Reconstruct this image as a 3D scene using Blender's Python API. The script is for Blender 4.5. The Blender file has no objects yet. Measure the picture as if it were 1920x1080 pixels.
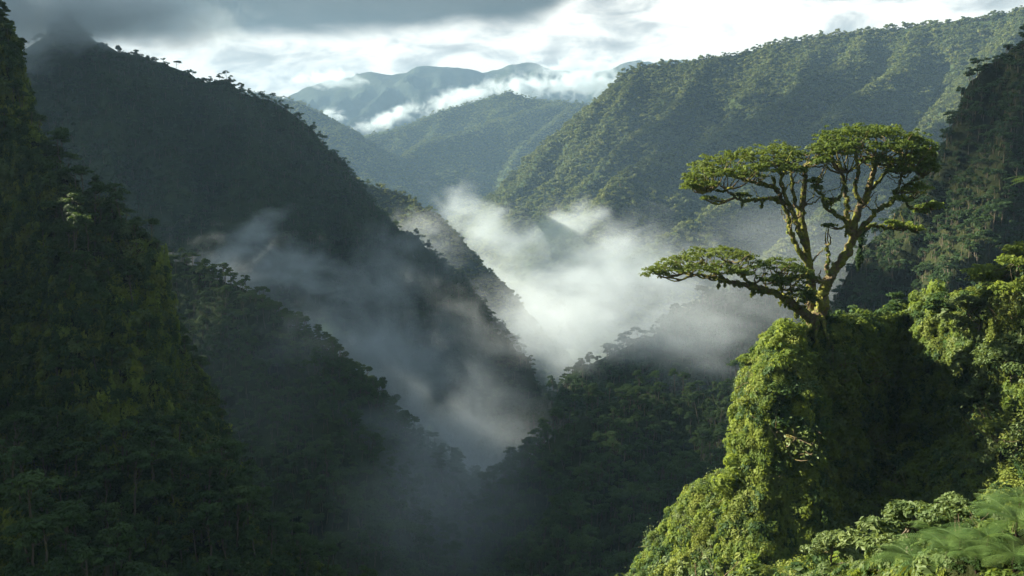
import bpy, math, random
import numpy as np
from mathutils import Vector, Matrix

random.seed(7)
RNG = np.random.default_rng(11)
S = bpy.context.scene
COL = S.collection
R = math.radians

# ------------------------------------------------------------------ camera
F_PX = 1844.0
PITCH = math.atan(210 / F_PX)
_f = np.array([0, math.cos(PITCH), -math.sin(PITCH)])
_u = np.array([0, math.sin(PITCH), math.cos(PITCH)])


def P(u, v, Y):
    """A point of the valley at depth Y metres seen at photo position u, v."""
    a = (u - 960) / F_PX
    b = (540 - v) / F_PX
    d = _f + np.array([a, 0, 0]) + _u * b
    return d * (Y / d[1])


def project(p):
    p = np.asarray(p, float)
    w = p @ _f
    w = np.where(np.abs(w) < 1e-3, 1e-3, w)
    return 960 + F_PX * p[:, 0] / w, 540 - F_PX * (p @ _u) / w, w


cam_d = bpy.data.cameras.new('camera')
cam = bpy.data.objects.new('camera', cam_d)
COL.objects.link(cam)
cam_d.sensor_width = 36
cam_d.lens = F_PX / 1920 * 36
cam_d.clip_start = 0.5
cam_d.clip_end = 40000
cam.rotation_euler = (R(90) - PITCH, 0, 0)
S.camera = cam

# ------------------------------------------------------------------ noise


def _hash(ix, iy, seed):
    h = (ix.astype(np.int64) * 374761393 + iy.astype(np.int64) * 668265263 + seed * 1442695041) & 0xffffffff
    h = ((h ^ (h >> 13)) * 1274126177) & 0xffffffff
    return (h ^ (h >> 16)) & 0xffffffff


def perlin(x, y, seed=0):
    ix = np.floor(x)
    iy = np.floor(y)
    fx = x - ix
    fy = y - iy
    ix = ix.astype(np.int64)
    iy = iy.astype(np.int64)
    sx = fx * fx * fx * (fx * (fx * 6 - 15) + 10)
    sy = fy * fy * fy * (fy * (fy * 6 - 15) + 10)

    def g(dx, dy):
        a = _hash(ix + dx, iy + dy, seed) * (2 * math.pi / 4294967296.0)
        return np.cos(a) * (fx - dx) + np.sin(a) * (fy - dy)
    a = g(0, 0) + sx * (g(1, 0) - g(0, 0))
    b = g(0, 1) + sx * (g(1, 1) - g(0, 1))
    return (a + sy * (b - a)) * 1.5


def fbm(x, y, octaves=4, seed=0, gain=.5):
    s = 0
    amp = 1
    for k in range(octaves):
        s = s + amp * perlin(x, y, seed + k * 17)
        x = x * 2.03 + 3.1
        y = y * 2.03 - 1.7
        amp *= gain
    return s


def ridged(x, y, octaves=4, seed=0):
    s = 0
    amp = 1
    for k in range(octaves):
        s = s + amp * (1 - 2 * np.abs(perlin(x, y, seed + k * 17)))
        x = x * 2.03 + 3.1
        y = y * 2.03 - 1.7
        amp *= .5
    return s

# ------------------------------------------------------------------ materials


class NT:
    def __init__(self, nt):
        self.t = nt
        nt.nodes.clear()

    def n(self, kind, **kw):
        nd = self.t.nodes.new(kind)
        for k, v in kw.items():
            setattr(nd, k, v)
        return nd

    def l(self, a, b):
        self.t.links.new(a, b)

    def val(self, sock, v):
        if hasattr(v, 'is_output') or isinstance(v, bpy.types.NodeSocket):
            self.l(v, sock)
        else:
            sock.default_value = v

    def math(self, op, a, b=None, c=None, clamp=False):
        nd = self.n('ShaderNodeMath', operation=op, use_clamp=clamp)
        self.val(nd.inputs[0], a)
        if b is not None:
            self.val(nd.inputs[1], b)
        if c is not None:
            self.val(nd.inputs[2], c)
        return nd.outputs[0]

    def vmath(self, op, a, b=None, scale=None):
        nd = self.n('ShaderNodeVectorMath', operation=op)
        self.val(nd.inputs[0], a)
        if b is not None:
            self.val(nd.inputs[1], b)
        if scale is not None:
            self.val(nd.inputs['Scale'], scale)
        return nd

    def noise(self, vec, scale, detail=4, rough=.5, dist=0):
        nd = self.n('ShaderNodeTexNoise')
        self.l(vec, nd.inputs['Vector'])
        nd.inputs['Scale'].default_value = scale
        nd.inputs['Detail'].default_value = detail
        nd.inputs['Roughness'].default_value = rough
        nd.inputs['Distortion'].default_value = dist
        return nd.outputs[0]

    def ramp(self, fac, stops):
        nd = self.n('ShaderNodeValToRGB')
        self.l(fac, nd.inputs[0])
        e = nd.color_ramp.elements
        while len(e) > 1:
            e.remove(e[-1])
        e[0].position, c = stops[0][0], stops[0][1]
        e[0].color = (*c, 1)
        for p, c in stops[1:]:
            k = e.new(p)
            k.color = (*c, 1)
        return nd.outputs[0]

    def smooth(self, x, lo, hi):
        nd = self.n('ShaderNodeMapRange', interpolation_type='SMOOTHSTEP')
        self.val(nd.inputs['Value'], x)
        nd.inputs['From Min'].default_value = lo
        nd.inputs['From Max'].default_value = hi
        return nd.outputs[0]

    def mix(self, fac, a, b):
        nd = self.n('ShaderNodeMix', data_type='RGBA')
        self.val(nd.inputs[0], fac)
        for s, v in ((nd.inputs[6], a), (nd.inputs[7], b)):
            if isinstance(v, tuple):
                s.default_value = (*v, 1)
            else:
                self.l(v, s)
        return nd.outputs[2]


def new_mat(name):
    m = bpy.data.materials.new(name)
    m.use_nodes = True
    return m, NT(m.node_tree)


def leaf_mat(name, c0, c1, c2, trans=.35, scale=.35, gloss=.12, rnd=.28):
    """Foliage: hue varied per copy and in patches over the plant."""
    m, t = new_mat(name)
    info = t.n('ShaderNodeObjectInfo')
    geo = t.n('ShaderNodeNewGeometry')
    nz = t.noise(geo.outputs['Position'], scale, 3, .6)
    f = t.math('ADD', t.math('MULTIPLY', info.outputs['Random'], rnd), t.math('MULTIPLY', nz, 1.0))
    col = t.ramp(t.math('SUBTRACT', f, .12), [(.2, c0), (.5, c1), (.85, c2)])
    p = t.n('ShaderNodeBsdfPrincipled')
    t.l(col, p.inputs['Base Color'])
    p.inputs['Roughness'].default_value = .55
    p.inputs['Specular IOR Level'].default_value = gloss
    tr = t.n('ShaderNodeBsdfTranslucent')
    t.l(t.mix(.5, col, tuple(min(1, x * 1.6) for x in (c2[0], c2[1], c2[2] * .5))), tr.inputs[0])
    mx = t.n('ShaderNodeMixShader')
    mx.inputs[0].default_value = trans
    t.l(p.outputs[0], mx.inputs[1])
    t.l(tr.outputs[0], mx.inputs[2])
    o = t.n('ShaderNodeOutputMaterial')
    t.l(mx.outputs[0], o.inputs[0])
    return m


def ground_mat(name, c0, c1, scale, bump=1.0, bscale=None):
    m, t = new_mat(name)
    geo = t.n('ShaderNodeNewGeometry')
    nz = t.noise(geo.outputs['Position'], scale, 6, .65)
    col = t.ramp(nz, [(.32, c0), (.68, c1)])
    p = t.n('ShaderNodeBsdfPrincipled')
    t.l(col, p.inputs['Base Color'])
    p.inputs['Roughness'].default_value = .95
    p.inputs['Specular IOR Level'].default_value = .05
    b = t.n('ShaderNodeBump')
    b.inputs['Strength'].default_value = .8
    b.inputs['Distance'].default_value = bump
    t.l(t.noise(geo.outputs['Position'], bscale or scale * 4, 4, .6), b.inputs['Height'])
    t.l(b.outputs[0], p.inputs['Normal'])
    o = t.n('ShaderNodeOutputMaterial')
    t.l(p.outputs[0], o.inputs[0])
    return m


def moss_bark(name, bark, moss, light, amount=.5):
    m, t = new_mat(name)
    geo = t.n('ShaderNodeNewGeometry')
    n1 = t.noise(geo.outputs['Position'], .9, 5, .65)
    n2 = t.noise(geo.outputs['Position'], 4.5, 4, .6)
    mossc = t.ramp(n2, [(.3, moss), (.7, light)])
    col = t.mix(t.smooth(n1, .62 - amount * .3, .70 - amount * .3), bark, mossc)
    p = t.n('ShaderNodeBsdfPrincipled')
    t.l(col, p.inputs['Base Color'])
    p.inputs['Roughness'].default_value = .9
    p.inputs['Specular IOR Level'].default_value = .1
    b = t.n('ShaderNodeBump')
    b.inputs['Strength'].default_value = 1
    b.inputs['Distance'].default_value = .12
    t.l(t.math('ADD', n2, n1), b.inputs['Height'])
    t.l(b.outputs[0], p.inputs['Normal'])
    o = t.n('ShaderNodeOutputMaterial')
    t.l(p.outputs[0], o.inputs[0])
    return m


M = {}
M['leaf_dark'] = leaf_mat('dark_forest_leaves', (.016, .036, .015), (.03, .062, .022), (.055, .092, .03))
M['leaf_mid'] = leaf_mat('forest_leaves', (.02, .045, .016), (.04, .08, .024), (.08, .12, .032))
M['leaf_far'] = leaf_mat('far_forest_leaves', (.035, .06, .018), (.07, .10, .028), (.13, .15, .04), scale=.012, rnd=.5)
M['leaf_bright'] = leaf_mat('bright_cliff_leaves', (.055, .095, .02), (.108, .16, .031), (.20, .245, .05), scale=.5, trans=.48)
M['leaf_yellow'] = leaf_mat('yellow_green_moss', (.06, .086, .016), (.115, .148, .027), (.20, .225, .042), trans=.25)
M['leaf_bush'] = leaf_mat('bush_leaves', (.05, .085, .028), (.09, .135, .042), (.15, .19, .06), gloss=.25)
M['leaf_fern'] = leaf_mat('fern_fronds', (.05, .10, .026), (.08, .14, .036), (.13, .19, .05), gloss=.2)
M['leaf_moss_lit_tone'] = leaf_mat('yellow_moss_painted_light', (.085, .13, .02), (.15, .205, .032), (.26, .30, .048), trans=.25, scale=.2)  # yellow moss, its colour lightened to stand in for rim light
M['leaf_hero'] = leaf_mat('giant_tree_leaves', (.034, .06, .015), (.062, .10, .022), (.125, .16, .034), scale=.3, trans=.42)
M['bark'] = moss_bark('grey_bark', (.12, .10, .075), (.06, .07, .02), (.12, .12, .03), .3)
M['moss'] = moss_bark('mossy_bark', (.11, .085, .05), (.10, .11, .02), (.21, .215, .04), .52)
M['dead'] = moss_bark('weathered_wood', (.16, .12, .075), (.12, .11, .03), (.22, .19, .05), .35)
M['soil'] = ground_mat('undergrowth', (.012, .02, .008), (.03, .042, .014), .25)
M['slope'] = ground_mat('forested_slope', (.016, .03, .012), (.038, .055, .018), .03, 4)
M['farslope'] = ground_mat('far_forested_slope', (.02, .035, .014), (.05, .07, .022), .01, 8)
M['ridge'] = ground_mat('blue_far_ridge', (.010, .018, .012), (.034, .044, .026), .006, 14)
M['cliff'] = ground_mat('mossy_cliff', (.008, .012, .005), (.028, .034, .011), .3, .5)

# ------------------------------------------------------------------ mesh helpers


def mesh(name, V, F, mats, midx=None, smooth=False):
    """F: array (n,3) or (n,4) or list of arrays."""
    if not isinstance(F, (list, tuple)):
        F = [F]
    F = [np.asarray(f, np.int32) for f in F if len(f)]
    me = bpy.data.meshes.new(name)
    V = np.asarray(V, np.float32)
    me.vertices.add(len(V))
    me.vertices.foreach_set('co', V.ravel())
    loops = np.concatenate([f.ravel() for f in F])
    sizes = np.concatenate([np.full(len(f), f.shape[1], np.int32) for f in F])
    starts = np.concatenate([[0], np.cumsum(sizes)[:-1]]).astype(np.int32)
    me.loops.add(len(loops))
    me.loops.foreach_set('vertex_index', loops)
    me.polygons.add(len(sizes))
    me.polygons.foreach_set('loop_start', starts)
    for m in (mats if isinstance(mats, (list, tuple)) else [mats]):
        me.materials.append(m)
    if midx is not None:
        me.polygons.foreach_set('material_index', np.asarray(midx, np.int32))
    me.polygons.foreach_set('use_smooth', np.full(len(sizes), bool(smooth)))
    me.update(calc_edges=True)
    return me


def link(name, me, parent=None, **props):
    o = bpy.data.objects.new(name, me)
    COL.objects.link(o)
    if parent is not None:
        o.parent = parent
    for k, v in props.items():
        o[k] = v
    return o


def thing(name, label, cat, loc, group=None):
    o = bpy.data.objects.new(name, None)
    o.empty_display_size = .5
    COL.objects.link(o)
    o.location = loc
    o['label'] = label
    o['category'] = cat
    if group:
        o['group'] = group
    return o


class Geo:
    """Collects vertices and quads / triangles of one mesh."""

    def __init__(self):
        self.v, self.q, self.t, self.n = [], [], [], 0
        self.qm, self.tm = [], []

    def add(self, V, Q=None, T=None, m=0):
        V = np.asarray(V, np.float32)
        if Q is not None and len(Q):
            self.q.append(np.asarray(Q) + self.n)
            self.qm.append(np.full(len(Q), m))
        if T is not None and len(T):
            self.t.append(np.asarray(T) + self.n)
            self.tm.append(np.full(len(T), m))
        self.v.append(V)
        self.n += len(V)

    def build(self, name, mats, smooth=False):
        F, mi = [], []
        if self.q:
            F.append(np.concatenate(self.q))
            mi += self.qm
        if self.t:
            F.append(np.concatenate(self.t))
            mi += self.tm
        return mesh(name, np.concatenate(self.v), F, mats, np.concatenate(mi), smooth)


def unit(a):
    return a / np.maximum(np.linalg.norm(a, axis=-1, keepdims=True), 1e-9)


def leaves(g, C, N, size, aspect=.5, rng=RNG, along=None, m=0, fold=.0):
    """One pointed leaf (two triangles folded on the midrib) per centre C, facing N."""
    n = len(C)
    C = np.asarray(C)
    N = unit(np.asarray(N))
    if along is None:
        along = rng.normal(size=(n, 3))
    A = unit(along - N * np.sum(along * N, axis=1, keepdims=True))
    B = np.cross(N, A)
    s = np.broadcast_to(np.asarray(size, float).reshape(-1, 1), (n, 1))
    a = A * s
    b = B * s * aspect
    up = N * s * fold
    V = np.stack([C - a, C + b + up - a * .1, C + a, C - b + up - a * .1], 1).reshape(-1, 3)
    Q = np.arange(n * 4).reshape(-1, 4)
    g.add(V, Q=Q, m=m)


def tube(g, pts, rad, sides=8, m=0, rough=0, rng=RNG, seed=0):
    """A limb along pts whose radius runs through rad, with bark irregularity."""
    pts = np.asarray(pts, float)
    rad = np.broadcast_to(np.asarray(rad, float), (len(pts),))
    T = unit(np.gradient(pts, axis=0))
    ref = np.array([0, 1, 0.]) if abs(T[0][1]) < .9 else np.array([1., 0, 0])
    U = []
    u = ref - T[0] * (ref @ T[0])
    for k in range(len(pts)):
        u = u - T[k] * (u @ T[k])
        u = u / np.linalg.norm(u)
        U.append(u)
    U = np.array(U)
    W = np.cross(T, U)
    th = np.linspace(0, 2 * np.pi, sides, endpoint=False)
    rr = rad[:, None] * np.ones(sides)
    if rough:
        kk = np.arange(len(pts))[:, None] * .35
        rr = rr * (1 + rough * fbm(kk + np.zeros(sides) + seed * 9.7, np.cos(th)[None] * 1.3 + np.sin(th)[None] * 2.1 + seed, 3, 5))
    ring = pts[:, None] + rr[..., None] * (np.cos(th)[None, :, None] * U[:, None] + np.sin(th)[None, :, None] * W[:, None])
    V = ring.reshape(-1, 3)
    i = np.arange(len(pts) - 1)[:, None] * sides
    j = np.arange(sides)[None]
    j2 = (j + 1) % sides
    Q = np.stack([i + j, i + j2, i + sides + j2, i + sides + j], -1).reshape(-1, 4)
    base = len(V)
    V = np.vstack([V, pts[:1], pts[-1:]])
    jj = np.arange(sides)
    T1 = np.stack([np.full(sides, base), (jj + 1) % sides, jj], 1)
    e = (len(pts) - 1) * sides
    T2 = np.stack([np.full(sides, base + 1), e + jj, e + (jj + 1) % sides], 1)
    g.add(V, Q=Q, T=np.vstack([T1, T2]), m=m)


def curve(pts, n, wob=0, rng=RNG):
    """Catmull-Rom through pts, n samples per span, with a little wobble."""
    p = np.asarray(pts, float)
    q = np.vstack([2 * p[0] - p[1], p, 2 * p[-1] - p[-2]])
    out = []
    for k in range(1, len(q) - 2):
        t = np.linspace(0, 1, n, endpoint=False)[:, None]
        a, b, c, d = q[k - 1], q[k], q[k + 1], q[k + 2]
        out.append(.5 * (2 * b + (c - a) * t + (2 * a - 5 * b + 4 * c - d) * t ** 2 + (3 * b - a - 3 * c + d) * t ** 3))
    out.append(p[-1:])
    o = np.vstack(out)
    if wob:
        w = rng.normal(size=o.shape) * wob
        w[0] = 0
        o = o + w
    return o

# ------------------------------------------------------------------ terrain


def polyline_field(X, Y, pts, fall):
    """Height of a ridge (crest height less the fall at the distance from the crest), and that fall."""
    H = np.full(X.shape, -1e9)
    Dr = np.zeros(X.shape)
    pts = np.asarray(pts)
    for a, b in zip(pts[:-1], pts[1:]):
        d = b[:2] - a[:2]
        L2 = d @ d
        t = np.clip(((X - a[0]) * d[0] + (Y - a[1]) * d[1]) / L2, 0, 1)
        dx = X - (a[0] + t * d[0])
        dy = Y - (a[1] + t * d[1])
        f = fall(np.sqrt(dx * dx + dy * dy))
        h = a[2] + t * (b[2] - a[2]) - f
        Dr = np.where(h > H, f, Dr)
        H = np.maximum(H, h)
    return H, Dr


def slope(s, k=0.0):
    return lambda d: s * d - k * (1 - np.exp(-d * .02))


def table(ds, hs):
    ds = np.asarray(ds, float)
    hs = np.asarray(hs, float)
    end = (hs[-1] - hs[-2]) / (ds[-1] - ds[-2])
    return lambda d: np.where(d > ds[-1], hs[-1] + (d - ds[-1]) * end, np.interp(d, ds, hs))


class Land:
    """One landform: a height field made of ridges, warped and furrowed by noise."""

    def __init__(self, name, box, res, ridges, mat, base=-295, warp=(0, 1), rough=(0, 1), gully=(0, 1, 1), seed=0, kind='structure'):
        self.res = res
        x0, x1, y0, y1 = box
        xs = np.arange(x0, x1 + res, res)
        ys = np.arange(y0, y1 + res, res)
        X, Y = np.meshgrid(xs, ys)
        Wx = X + warp[0] * fbm(X / warp[1], Y / warp[1], 4, seed + 1)
        Wy = Y + warp[0] * fbm(X / warp[1], Y / warp[1], 4, seed + 101)
        H = np.full(X.shape, -1e9)
        Dr = np.zeros(X.shape)
        for pts, fall, *cut in ridges:
            h, f = polyline_field(Wx, Wy, pts, fall)
            if cut:
                h = h - cut[0](Wx, Wy)
            Dr = np.where(h > H, f, Dr)
            H = np.maximum(H, h)
        below = np.clip(Dr / gully[2], 0, 1)
        H = H + rough[0] * (.35 + .65 * below) * fbm(X / rough[1], Y / rough[1], 5, seed + 7)
        H = H + gully[0] * below * (ridged(X / gully[1], Y / gully[1], 3, seed + 31) - .9)
        self.X, self.Y, self.H = X, Y, H
        ny, nx = X.shape
        V = np.stack([X, Y, H], -1).reshape(-1, 3)
        i = np.arange(ny - 1)[:, None] * nx
        j = np.arange(nx - 1)[None]
        Q = np.stack([i + j, i + j + 1, i + nx + j + 1, i + nx + j], -1).reshape(-1, 4)
        keep = (V[Q][:, :, 2].max(1) > base)
        Q = Q[keep]
        self.V, self.Q = V, Q
        me = mesh(name, V, Q, mat, smooth=True)
        self.o = link(name, me, kind=kind)

    def z(self, x, y):
        r = self.res
        fx = (np.asarray(x) - self.X[0, 0]) / r
        fy = (np.asarray(y) - self.Y[0, 0]) / r
        ix = np.clip(fx.astype(int), 0, self.X.shape[1] - 2)
        iy = np.clip(fy.astype(int), 0, self.X.shape[0] - 2)
        tx = np.clip(fx - ix, 0, 1)
        ty = np.clip(fy - iy, 0, 1)
        H = self.H
        return (H[iy, ix] * (1 - tx) + H[iy, ix + 1] * tx) * (1 - ty) + (H[iy + 1, ix] * (1 - tx) + H[iy + 1, ix + 1] * tx) * ty

    def sample(self, n, rng=RNG, margin=250, facing=.25, zmin=-290, flat=False):
        """n points spread evenly over the visible side of the surface, with normals."""
        V, Q = self.V, self.Q
        a, b, c, d = (V[Q[:, k]] for k in range(4))
        N = np.cross(c - a, d - b)
        A = np.linalg.norm(N, axis=1) * .5
        N = N / (2 * A[:, None] + 1e-9)
        if flat:
            A = A * np.maximum(N[:, 2], .05)
        ctr = (a + b + c + d) / 4
        u, v, w = project(ctr)
        ok = (w > 3) & (u > -margin) & (u < 1920 + margin) & (v > -margin) & (v < 1080 + margin) & (ctr[:, 2] > zmin)
        view = unit(ctr)
        ok &= np.sum(N * view, 1) < facing
        A = A * ok
        pick = rng.choice(len(Q), n, p=A / A.sum())
        s, t = rng.random((2, n, 1))
        p = (a[pick] * (1 - s) + b[pick] * s) * (1 - t) + (d[pick] * (1 - s) + c[pick] * s) * t
        return p, N[pick]

# ------------------------------------------------------------------ scatter of uncountable growth


_protos = bpy.data.collections


def proto_collection(name, meshes):
    c = bpy.data.collections.new(name)
    for k, me in enumerate(meshes):
        c.objects.link(bpy.data.objects.new('plant_%02d_%s' % (k, me.name), me))     # Collection Info sorts by name
    return c


def scatter(name, pts, rot, scl, idx, coll):
    """ONE stuff object whose geometry nodes set copies of a plant on its points."""
    me = bpy.data.meshes.new(name)
    me.vertices.add(len(pts))
    me.vertices.foreach_set('co', np.asarray(pts, np.float32).ravel())
    at = me.attributes.new('rot', 'FLOAT_VECTOR', 'POINT')
    at.data.foreach_set('vector', np.asarray(rot, np.float32).ravel())
    at = me.attributes.new('scl', 'FLOAT_VECTOR', 'POINT')
    at.data.foreach_set('vector', np.asarray(scl, np.float32).ravel())
    at = me.attributes.new('idx', 'INT', 'POINT')
    at.data.foreach_set('value', np.asarray(idx, np.int32))
    o = link(name, me, kind='stuff')
    ng = bpy.data.node_groups.new(name + '_nodes', 'GeometryNodeTree')
    ng.interface.new_socket('Geometry', in_out='INPUT', socket_type='NodeSocketGeometry')
    ng.interface.new_socket('Geometry', in_out='OUTPUT', socket_type='NodeSocketGeometry')
    gi = ng.nodes.new('NodeGroupInput')
    go = ng.nodes.new('NodeGroupOutput')
    ci = ng.nodes.new('GeometryNodeCollectionInfo')
    ci.inputs['Collection'].default_value = coll
    ci.inputs['Separate Children'].default_value = True
    ci.inputs['Reset Children'].default_value = True
    ip = ng.nodes.new('GeometryNodeInstanceOnPoints')
    ip.inputs['Pick Instance'].default_value = True

    def attr(nm, ty):
        a = ng.nodes.new('GeometryNodeInputNamedAttribute')
        a.data_type = ty
        a.inputs['Name'].default_value = nm
        return [s for s in a.outputs if s.enabled and s.name == 'Attribute'][0]
    L = ng.links.new
    L(gi.outputs[0], ip.inputs['Points'])
    L(ci.outputs[0], ip.inputs['Instance'])
    L(attr('idx', 'INT'), ip.inputs['Instance Index'])
    L(attr('rot', 'FLOAT_VECTOR'), ip.inputs['Rotation'])
    L(attr('scl', 'FLOAT_VECTOR'), ip.inputs['Scale'])
    L(ip.outputs[0], go.inputs[0])
    md = o.modifiers.new('scatter', 'NODES')
    md.node_group = ng
    return o


def euler_to(N, spin):
    """Euler angles that turn +Z onto N after a spin about Z."""
    N = unit(N)
    theta = np.arccos(np.clip(N[:, 2], -1, 1))
    phi = np.arctan2(N[:, 1], N[:, 0])
    out = []
    for t, p, s in zip(theta, phi, spin):
        m = Matrix.Rotation(p, 3, 'Z') @ Matrix.Rotation(t, 3, 'Y') @ Matrix.Rotation(s, 3, 'Z')
        out.append(m.to_euler()[:])
    return np.array(out)


# ------------------------------------------------------------------ plant meshes


def canopy_pads(rng, n, rx, rz, z0, flat=.45):
    """Centres and radii of the foliage pads of a broad rainforest crown."""
    pads = []
    for k in range(n):
        a = rng.random() * 2 * np.pi
        r = rx * math.sqrt(rng.random()) * .8
        z = z0 + rz * (1 - (r / rx) ** 2) * (.55 + .45 * rng.random()) - rz * .3 * rng.random()
        s = rx * (.28 + .22 * rng.random())
        pads.append((np.array([r * math.cos(a), r * math.sin(a), z]), s, s * flat * (.8 + .5 * rng.random())))
    return pads


def pad_leaves(g, pads, per, size, rng, m=0, aspect=.55, droop=.25, fill=.35, rand=.55):
    for c, s, h in pads:
        n = per
        d = unit(rng.normal(size=(n, 3)))
        d[:, 2] = np.abs(d[:, 2]) - fill * rng.random(n)
        d = unit(d)
        rad = (rng.random((n, 1)) ** .33)
        p = c + d * rad * np.array([s, s, h])
        N = d * np.array([1, 1, 1.5]) + rng.normal(size=(n, 3)) * rand
        N[:, 2] += .5
        along = d * np.array([1, 1, -droop]) + rng.normal(size=(n, 3)) * .5
        leaves(g, p, N, size * (.6 + .8 * rng.random(n)), aspect, rng, along, m, fold=.12)


def forest_tree(name, rng, h, rx, rz, npads, per, leaf, lm, trunk_r=.25, flat=.45, bare=.5):
    """Trunk and crown geometry of one rainforest tree, base at the origin."""
    tg, cg = Geo(), Geo()
    z0 = h - rz
    lean = rng.normal(size=2) * h * .04
    top = np.array([lean[0], lean[1], h - rz * .4])
    spine = curve([np.zeros(3) + [0, 0, -h * .12], [lean[0] * .2, lean[1] * .6, h * .35], [lean[0] * .7, lean[1] * .8, h * .65], top], 4, h * .006, rng)
    tube(tg, spine, np.linspace(trunk_r * 1.4, trunk_r * .4, len(spine)), 7, rough=.15, rng=rng)
    pads = canopy_pads(rng, npads, rx, rz, z0, flat)
    pads = [(c + np.array([lean[0], lean[1], 0]), s, q) for c, s, q in pads]
    for c, s, q in pads:
        k = rng.integers(len(spine) // 2, len(spine))
        a = spine[k]
        mid = (a + c) / 2 + np.array([0, 0, -.12 * np.linalg.norm(c - a)])
        tube(tg, curve([a, mid, c], 3, .02 * h / 10, rng), np.linspace(trunk_r * .38, trunk_r * .1, 7), 5, rng=rng)
    pad_leaves(cg, pads, per, leaf, rng, flat and 0)
    return tg, cg


def merged(name, tg, cg, mats):
    """Trunk and crown in one mesh: only for the far wood that nobody could count."""
    g = Geo()
    for src, m in ((tg, 0), (cg, 1)):
        V = np.concatenate(src.v)
        g.add(V, Q=np.concatenate(src.q) if src.q else None, T=np.concatenate(src.t) if src.t else None, m=m)
    return g.build(name, mats)


def far_tree(name, rng, rx, h, n, leaf, lm):
    g = Geo()
    pads = canopy_pads(rng, 5, rx, h * .45, h * .5, .6)
    pad_leaves(g, pads, n // 5, leaf, rng, aspect=.7, fill=.7)
    tube(g, [[0, 0, -2], [0, 0, h * .35], [.3, 0, h * .7]], [.35, .28, .15], 4, m=1)
    return g.build(name, [lm, M['bark']])


def clump(name, rng, n, leaf, lm, flat=.6, aspect=.5, pads=6):
    """A shrubby tuft of leaves about 2 m across, growing along +Z."""
    g = Geo()
    ps = [(np.array([rng.normal() * .45, rng.normal() * .45, .15 + .35 * rng.random()]), .38 + .25 * rng.random(), (.38 + .2 * rng.random()) * flat) for k in range(pads)]
    pad_leaves(g, ps, n // pads, leaf, rng, aspect=aspect, fill=.5, rand=.42)
    return g.build(name, lm)


def drape(name, rng, n, length, leaf, lm, width=.8):
    """Creepers hanging down a wall: strands along -Z, leaves facing +Y."""
    g = Geo()
    ns = 10
    for k in range(ns):
        x = (rng.random() - .5) * width * 2
        y0 = .1 + .25 * rng.random()
        ln = length * (.4 + .6 * rng.random())
        m = n // ns
        t = np.sort(rng.random(m))
        sway = .12 * np.sin(t * 5 + rng.random() * 6)
        C = np.stack([x + sway + rng.normal(size=m) * .07, y0 * (1 - .5 * t) + rng.normal(size=m) * .08, -t * ln + .3 * rng.random(m)], 1)
        N = rng.normal(size=(m, 3)) * .5 + [0, 1, .35]
        al = rng.normal(size=(m, 3)) * .35 + [0, .2, -1]
        leaves(g, C, N, leaf * (.6 + .8 * rng.random(m)), .42, rng, al, fold=.1)
    return g.build(name, lm)


def frond(g, base, direc, length, rng, leaflets=16, width=.24, arch=.55, m=0, side=None):
    """One arching fern frond: a thin rachis with paired tapering leaflets."""
    direc = unit(np.asarray(direc, float)[None])[0]
    t = np.linspace(0, 1, leaflets)
    down = np.array([0, 0, -1.0])
    spine = np.asarray(base) + direc * length * t[:, None] + down * (arch * length * t[:, None] ** 2.0)
    T = unit(np.gradient(spine, axis=0))
    s = np.cross(T, [0, 0, 1.0])
    s = unit(s)
    N = np.cross(s, T)
    wl = length * width * np.sin(np.pi * (t * .88 + .1)) ** .8
    for sg in (-1, 1):
        dirl = s * sg * .9 + T * .45 - N * .12
        a = spine
        b = spine + dirl * wl[:, None]
        hw = T * (length / leaflets * .42)
        mid = (a + b) / 2 + N * wl[:, None] * .06
        V = np.stack([a - hw * .7, mid - hw, b, mid + hw], 1).reshape(-1, 3)
        g.add(V, Q=np.arange(len(V)).reshape(-1, 4), m=m)
    # rachis
    w = np.cross(T, N) * .012 * length * .4
    V = np.stack([spine - w, spine + w], 1).reshape(-1, 3)
    k = np.arange(leaflets - 1)[:, None] * 2
    g.add(V, Q=np.concatenate([k, k + 1, k + 3, k + 2], 1), m=m)


def fern_tuft(name, rng, n, length, lm, leaflets=14, up=.6):
    g = Geo()
    for k in range(n):
        a = 2 * np.pi * (k + rng.random() * .7) / n
        frond(g, [0, 0, 0], [math.cos(a), math.sin(a), up + .5 * rng.random()], length * (.7 + .5 * rng.random()), rng, leaflets, arch=.55 + .3 * rng.random())
    return g.build(name, lm)

# ================================================================== the land


def PL(*rows):
    return [P(*r) for r in rows]


far_range = Land('far_mountains', (-3600, 3600, 7000, 9400), 40, [
    (PL((250, 200, 8200), (480, 200, 8000), (555, 172, 8000), (600, 152, 8000), (640, 142, 8050), (690, 134, 8000), (760, 136, 8000), (800, 122, 8000), (850, 126, 8100),
        (900, 135, 8200), (960, 119, 8200), (1000, 116, 8200), (1040, 133, 8300), (1110, 138, 8300), (1170, 118, 8200), (1210, 114, 8200), (1330, 108, 8200), (1800, 130, 8200)), slope(.62)),
    (PL((800, 122, 8000), (760, 210, 7500), (720, 260, 7200)), slope(.7)),
    (PL((1000, 116, 8200), (980, 200, 7600)), slope(.7)),
    (PL((640, 142, 8050), (610, 230, 7400)), slope(.7))],
    M['ridge'], warp=(70, 600), rough=(34, 240), gully=(150, 380, 400), seed=3)

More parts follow.
